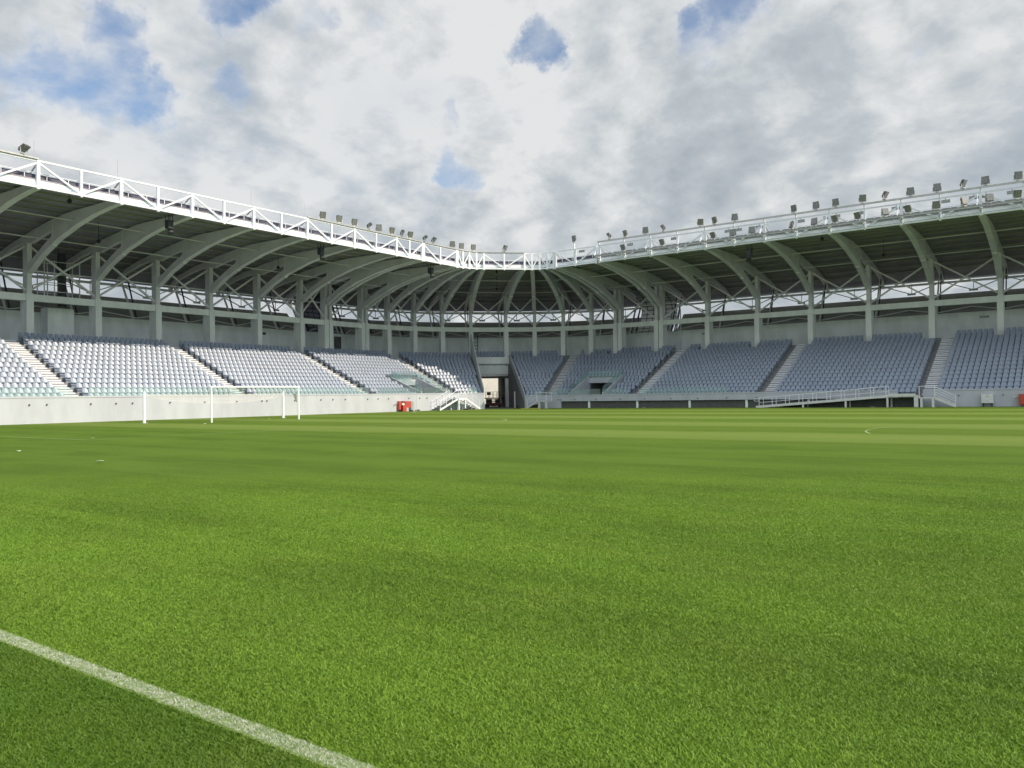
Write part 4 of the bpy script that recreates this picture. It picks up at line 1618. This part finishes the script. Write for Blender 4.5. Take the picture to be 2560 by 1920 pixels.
part('cabinet_body', MB().box((41.2, 46.56, .72), (.92, .36, .80)), M['cab'], wc)
for x in (40.86, 41.54): part('cabinet_leg', MB().box((x, 46.56, .16), (.10, .3, .32)), M['dark'], wc)
for z in (.92, .52): part('cabinet_lock', MB().box((41.2, 46.375, z), (.05, .02, .05)), M['dark'], wc)
rc = thing('fire_hose_cabinet', 'dark red fire hose cabinet with valve at far right in the shade', 'hose cabinet', (44.0, 46.5, 0))
part('cabinet_body', MB().box((44.0, 46.5, .62), (.86, .36, .95)), M['red'], rc)
part('cabinet_door', MB().box((44.05, 46.30, .62), (.70, .03, .84)), M['red'], rc)
part('valve', MB().tube([(43.56, 46.45, .86), (43.35, 46.42, .86), (43.22, 46.42, .80)], [.05, .05, .09], 8), M['galv'], rc)
gc = thing('utility_cabinet', 'low black box at the foot of the wall right of the gate', 'cabinet', (-8.3, 45.0, 0))
x, y = P(61, -.14)
part('cabinet_body', MB().box((x, y, .21), (.26, .85, .42), nrm(61)), M['dark'], gc)
part('cabinet_lid', MB().box((x, y, .435), (.30, .9, .03), nrm(61)), M['black'], gc)
o = obj('leaning_post', MB().bar((-8.55, 44.3, 0), (-8.85, 44.35, .38), .16, .12), M['black'])
tag(o, 'short black post leaning at the right edge of the gate', 'post')
o = obj('yellow_hose', MB().tube([(-7.2, 43.0, .03), (-6.4, 43.05, .03), (-5.4, 43.0, .03), (-4.6, 43.08, .03)], .05, 8), M['yellow'])
tag(o, 'yellow hose lying on the grass right of the gate', 'hose')
dv = MB().tube([(0, 0, 0), (.25, .35, .06), (.5, .7, .16)], [.1, .09, .05], 8)
o = obj('dark_sack', dv, M['black'])
o.location = (-10.9, 36.6, .05)
tag(o, 'dark sack lying in front of the white stair by the gate', 'sack')

# ------------------------------------------------------------------ inside the gate
def gp3(s_, u, z): return P3(45 + s_, u, z)


lift = thing('scissor_lift', 'rust-coloured scissor lift with railed platform parked in the gate', 'scissor lift', gp3(2.9, 14.0, 0), R(45))
lift.scale = (1.30, 1.2, .95)
part_l = lambda n, b, m_: obj(n, b, m_, lift, local=True)
part_l('chassis', MB().box((0, 0, .34), (1.75, 1.0, .34)).box((0, 0, .60), (1.5, .8, .2)), M['rust'])
for x in (-.65, .65):
    for y in (-.45, .45):
        part_l('wheel', MB().tube([(x, y - .09, .2), (x, y + .09, .2)], .2, 14), M['tyre'])
b = MB()
for y in (-.32, .32):
    for z in (.72, .98):
        b.bar((-.62, y, z), (.62, y, z + .24), .06, .09)
        b.bar((.62, y + .05, z), (-.62, y + .05, z + .24), .06, .09)
part_l('scissor_arms', b, M['rust'])
part_l('battery_box', MB().box((-.45, 0, .95), (.6, .7, .6)).box((.5, 0, .95), (.45, .7, .55)), M['black'])
part_l('platform', MB().box((0, 0, 1.36), (1.8, 1.0, .16)), M['rust'])
b = MB()
for y in (-.48, .48):
    for z in (1.75, 2.2): b.bar((-.88, y, z + .1), (.88, y, z + .1), .035)
    for x in (-.88, -.44, 0, .44, .88): b.bar((x, y, 1.44), (x, y, 2.3), .035)
for x in (-.88, .88):
    for z in (1.75, 2.2): b.bar((x, -.48, z + .1), (x, .48, z + .1), .035)
part_l('guard_rail', b, M['rust'])
part_l('control_box', MB().box((-.5, -.42, 2.05), (.42, .16, .40)), M['black'])
b = MB().box((-.45, -.515, .18), (.5, .02, .1)).box((.42, -.515, .18), (.4, .02, .1))
part_l('warning_plate', b, M['paper'])
# two white guard posts on the right-hand side
for u, lab in ((12.0, 'tall white guard board inside the gate beside the person'), (6.3, 'tall white guard board on the right side wall of the gate')):
    x, y, _ = gp3(4.72 if u > 9 else 4.75, u, 0)
    r = thing('guard_board', lab, 'guard board', (x, y, 0), R(45), 'white guard boards in the gate')
    obj('board', MB().box((0, 0, 1.15), (.16, .10, 2.0)), M['paper'], r, local=True)
    obj('foot', MB().box((0, 0, .07), (.3, .3, .14)), M['galv'], r, local=True)


# person: one skinned figure in dark work clothes
def person(loc, rz):
    pts = {'pel': ((0, 0, .93), .15), 'spi': ((0, .03, 1.12), .14), 'che': ((0, .05, 1.32), .165), 'nec': ((0, .07, 1.46), .06), 'hea': ((0, .10, 1.56), .085), 'top': ((0, .10, 1.66), .075),
           'hL': ((-.10, 0, .88), .10), 'kL': ((-.12, .05, .48), .068), 'aL': ((-.13, -.03, .09), .048), 'tL': ((-.14, .14, .04), .042),
           'hR': ((.10, 0, .88), .10), 'kR': ((.13, .02, .48), .068), 'aR': ((.16, -.02, .09), .048), 'tR': ((.18, .15, .04), .042),
           'sL': ((-.19, .05, 1.38), .075), 'eL': ((-.28, .04, 1.12), .05), 'wL': ((-.24, .22, .95), .035), 'fL': ((-.21, .30, .92), .038),
           'sR': ((.19, .05, 1.38), .075), 'eR': ((.30, .02, 1.12), .05), 'wR': ((.28, .16, .92), .035), 'fR': ((.27, .24, .87), .038)}
    ed = 'pel-spi spi-che che-nec nec-hea hea-top pel-hL hL-kL kL-aL aL-tL pel-hR hR-kR kR-aR aR-tR che-sL sL-eL eL-wL wL-fL che-sR sR-eR eR-wR wR-fR'.split()
    nm = list(pts)
    me = bpy.data.meshes.new('person')
    me.from_pydata([pts[n][0] for n in nm], [tuple(nm.index(q) for q in e_.split('-')) for e_ in ed], [])
    o = bpy.data.objects.new('person', me)
    COL.objects.link(o)
    md = o.modifiers.new('skin', 'SKIN')
    for i, n in enumerate(nm):
        r_s = pts[n][1]
        me.skin_vertices[0].data[i].radius = (r_s, r_s * (.75 if n in ('pel', 'spi', 'che') else 1))
    me.skin_vertices[0].data[0].use_root = True
    o.modifiers.new('sub', 'SUBSURF').levels = 1
    m_ = bpy.data.materials.new('person_clothes_and_skin')
    m_.use_nodes = True
    tt = NT(m_.node_tree)
    oc = tt.add('ShaderNodeTexCoord').outputs['Object']
    sz = tt.add('ShaderNodeSeparateXYZ', {0: oc}).outputs[2]
    c = tt.mix(tt.math('GREATER_THAN', sz, 1.47), rgba((.022, .024, .032)), rgba((.30, .18, .12)))
    c = tt.mix(tt.math('GREATER_THAN', sz, 1.63), c, rgba((.02, .015, .012)))
    tt.set(tt.n['Principled BSDF'].inputs['Base Color'], c)
    tt.n['Principled BSDF'].inputs['Roughness'].default_value = .85
    me.materials.append(m_)
    o.location = loc
    o.rotation_euler = (0, 0, rz)
    tag(o, 'person in dark clothes standing beside the scissor lift in the gate', 'person')
    hr = bpy.data.objects.new('hair', MB().tube([(0, .085, 1.60), (0, .085, 1.68), (0, .085, 1.735)], [.088, .085, .03], 10).mesh('hair', M['black'], True))
    COL.objects.link(hr)
    hr.parent = o


person(gp3(4.38, 14.2, .01), R(100))

# the sunlit building seen through the gate
bd = thing('cream_building', 'cream sunlit building seen through the open gate', 'building', gp3(2.5, 44, 0))
cx, cy, _ = gp3(2.5, 46, 0)
part('wall', MB().box((cx, cy, 4.5), (4, 30, 9.0), R(135)), M['cream'], bd)
part('parapet', MB().box((cx, cy, 9.15), (4.3, 30.3, .3), R(135)), M['wall'], bd)
wq = gp3(1.2, 43.95, 0)
part('wall_joint', MB().box((wq[0], wq[1], 3.0), (.06, .03, 6.0), R(45)), M['kerb'], bd)

# ------------------------------------------------------------------ scraps on the grass
for k, (x, y, sz, lab) in enumerate(((29.19, -26.12, .13, 'larger white paper scrap on the near left grass'), (22.51, -25.22, .10, 'small white scrap on grass at far left, below the penalty line'),
                                     (16.35, -19.93, .10, 'white scrap on the corner of the penalty area line'), (-6.5, 23.4, .28, 'white scrap on the grass in front of the red hose cabinet'),
                                     (-2.6, 3.0, .12, 'white scrap between net post and far goalpost'), (-12.4, -10.3, .35, 'white scrap at the foot of the sunlit wall at far left'),
                                     (3.5, -6.5, .12, 'white scrap on the grass left of the goal'), (9.0, 43.5, .2, 'white scrap at the pitch edge before the shaded recess'),
                                     (32.2, 44.0, .25, 'white scrap under the ramp landing'), (35.8, 43.9, .2, 'white scrap before the stair by the ramp'))):
    b = MB()
    pts = [(sz * math.cos(q * 2 * PI / 6 + k) * random.uniform(.6, 1.1), sz * .7 * math.sin(q * 2 * PI / 6 + k) * random.uniform(.6, 1.1), .02 + random.uniform(0, .035)) for q in range(6)]
    b.quad(pts)
    b.quad([(q[0], q[1], q[2] - .008) for q in reversed(pts)])
    for q in range(6):
        p0, p1 = pts[q], pts[(q + 1) % 6]
        b.quad([p0, (p0[0], p0[1], p0[2] - .008), (p1[0], p1[1], p1[2] - .008), p1])
    o = obj('paper_scrap', b, M['paper'])
    o.location = (x, y, .03)
    tag(o, lab, 'litter', 'white scraps on the grass')

# ------------------------------------------------------------------ grass blades near the viewer (one mass)
def blades():
    fwd = np.array([-math.sin(YAW), math.cos(YAW)])
    rt = np.array([math.cos(YAW), math.sin(YAW)])
    NB = 2_900_000
    D0, D1 = 1.3, 17.0
    # distance distribution: dense near, thinning out
    uu = rng.random(NB)
    dd = D0 + (D1 - D0) * uu ** 1.35
    lat = (rng.random(NB) * 2 - 1) * (dd * .80 + 2.0)
    keep = rng.random(NB) < np.clip((D1 - dd) / 7.0, 0, 1) ** .8
    dd, lat = dd[keep], lat[keep]
    n = len(dd)
    bx_ = CAM[0] + fwd[0] * dd + rt[0] * lat
    by_ = CAM[1] + fwd[1] * dd + rt[1] * lat
    fade = np.clip((D1 - dd) / 8.0, .25, 1)
    clump = .5 + .5 * np.sin(bx_ * 9.1 + 2.1 * np.sin(by_ * 5.3)) * np.sin(by_ * 8.3 + 1.7 * np.sin(bx_ * 6.1))
    hgt = (.007 + .007 * rng.random(n) + .0025 * clump) * fade
    wid = .0013 + .0009 * rng.random(n) + .00024 * dd
    ang = rng.random(n) * 2 * PI
    lean = (rng.random(n) * 1.3 + .5) * hgt
    la = rng.random(n) * 2 * PI
    v = np.zeros((n, 4, 3), np.float32)
    cx_, sx_ = np.cos(ang) * wid, np.sin(ang) * wid
    v[:, 0] = np.stack([bx_ - cx_, by_ - sx_, np.zeros(n)], 1)
    v[:, 1] = np.stack([bx_ + cx_, by_ + sx_, np.zeros(n)], 1)
    tx_, ty_ = bx_ + np.cos(la) * lean, by_ + np.sin(la) * lean
    v[:, 2] = np.stack([tx_ + cx_ * .35, ty_ + sx_ * .35, hgt], 1)
    v[:, 3] = np.stack([tx_ - cx_ * .35, ty_ - sx_ * .35, hgt * .97], 1)
    me = bpy.data.meshes.new('grass')
    me.vertices.add(n * 4)
    me.vertices.foreach_set('co', v.ravel())
    me.loops.add(n * 4)
    me.loops.foreach_set('vertex_index', np.arange(n * 4, dtype=np.int32))
    me.polygons.add(n)
    me.polygons.foreach_set('loop_start', np.arange(0, n * 4, 4, dtype=np.int32))
    me.polygons.foreach_set('loop_total', np.full(n, 4, np.int32))
    at = me.attributes.new('shade', 'FLOAT', 'POINT')
    at.data.foreach_set('value', np.repeat(rng.random(n).astype(np.float32), 4))
    me.materials.append(M['blades'])
    me.update(calc_edges=True)
    o = bpy.data.objects.new('grass', me)
    COL.objects.link(o)
    tag(o, 'short mown grass blades of the near pitch', 'grass', kind='stuff')


blades()
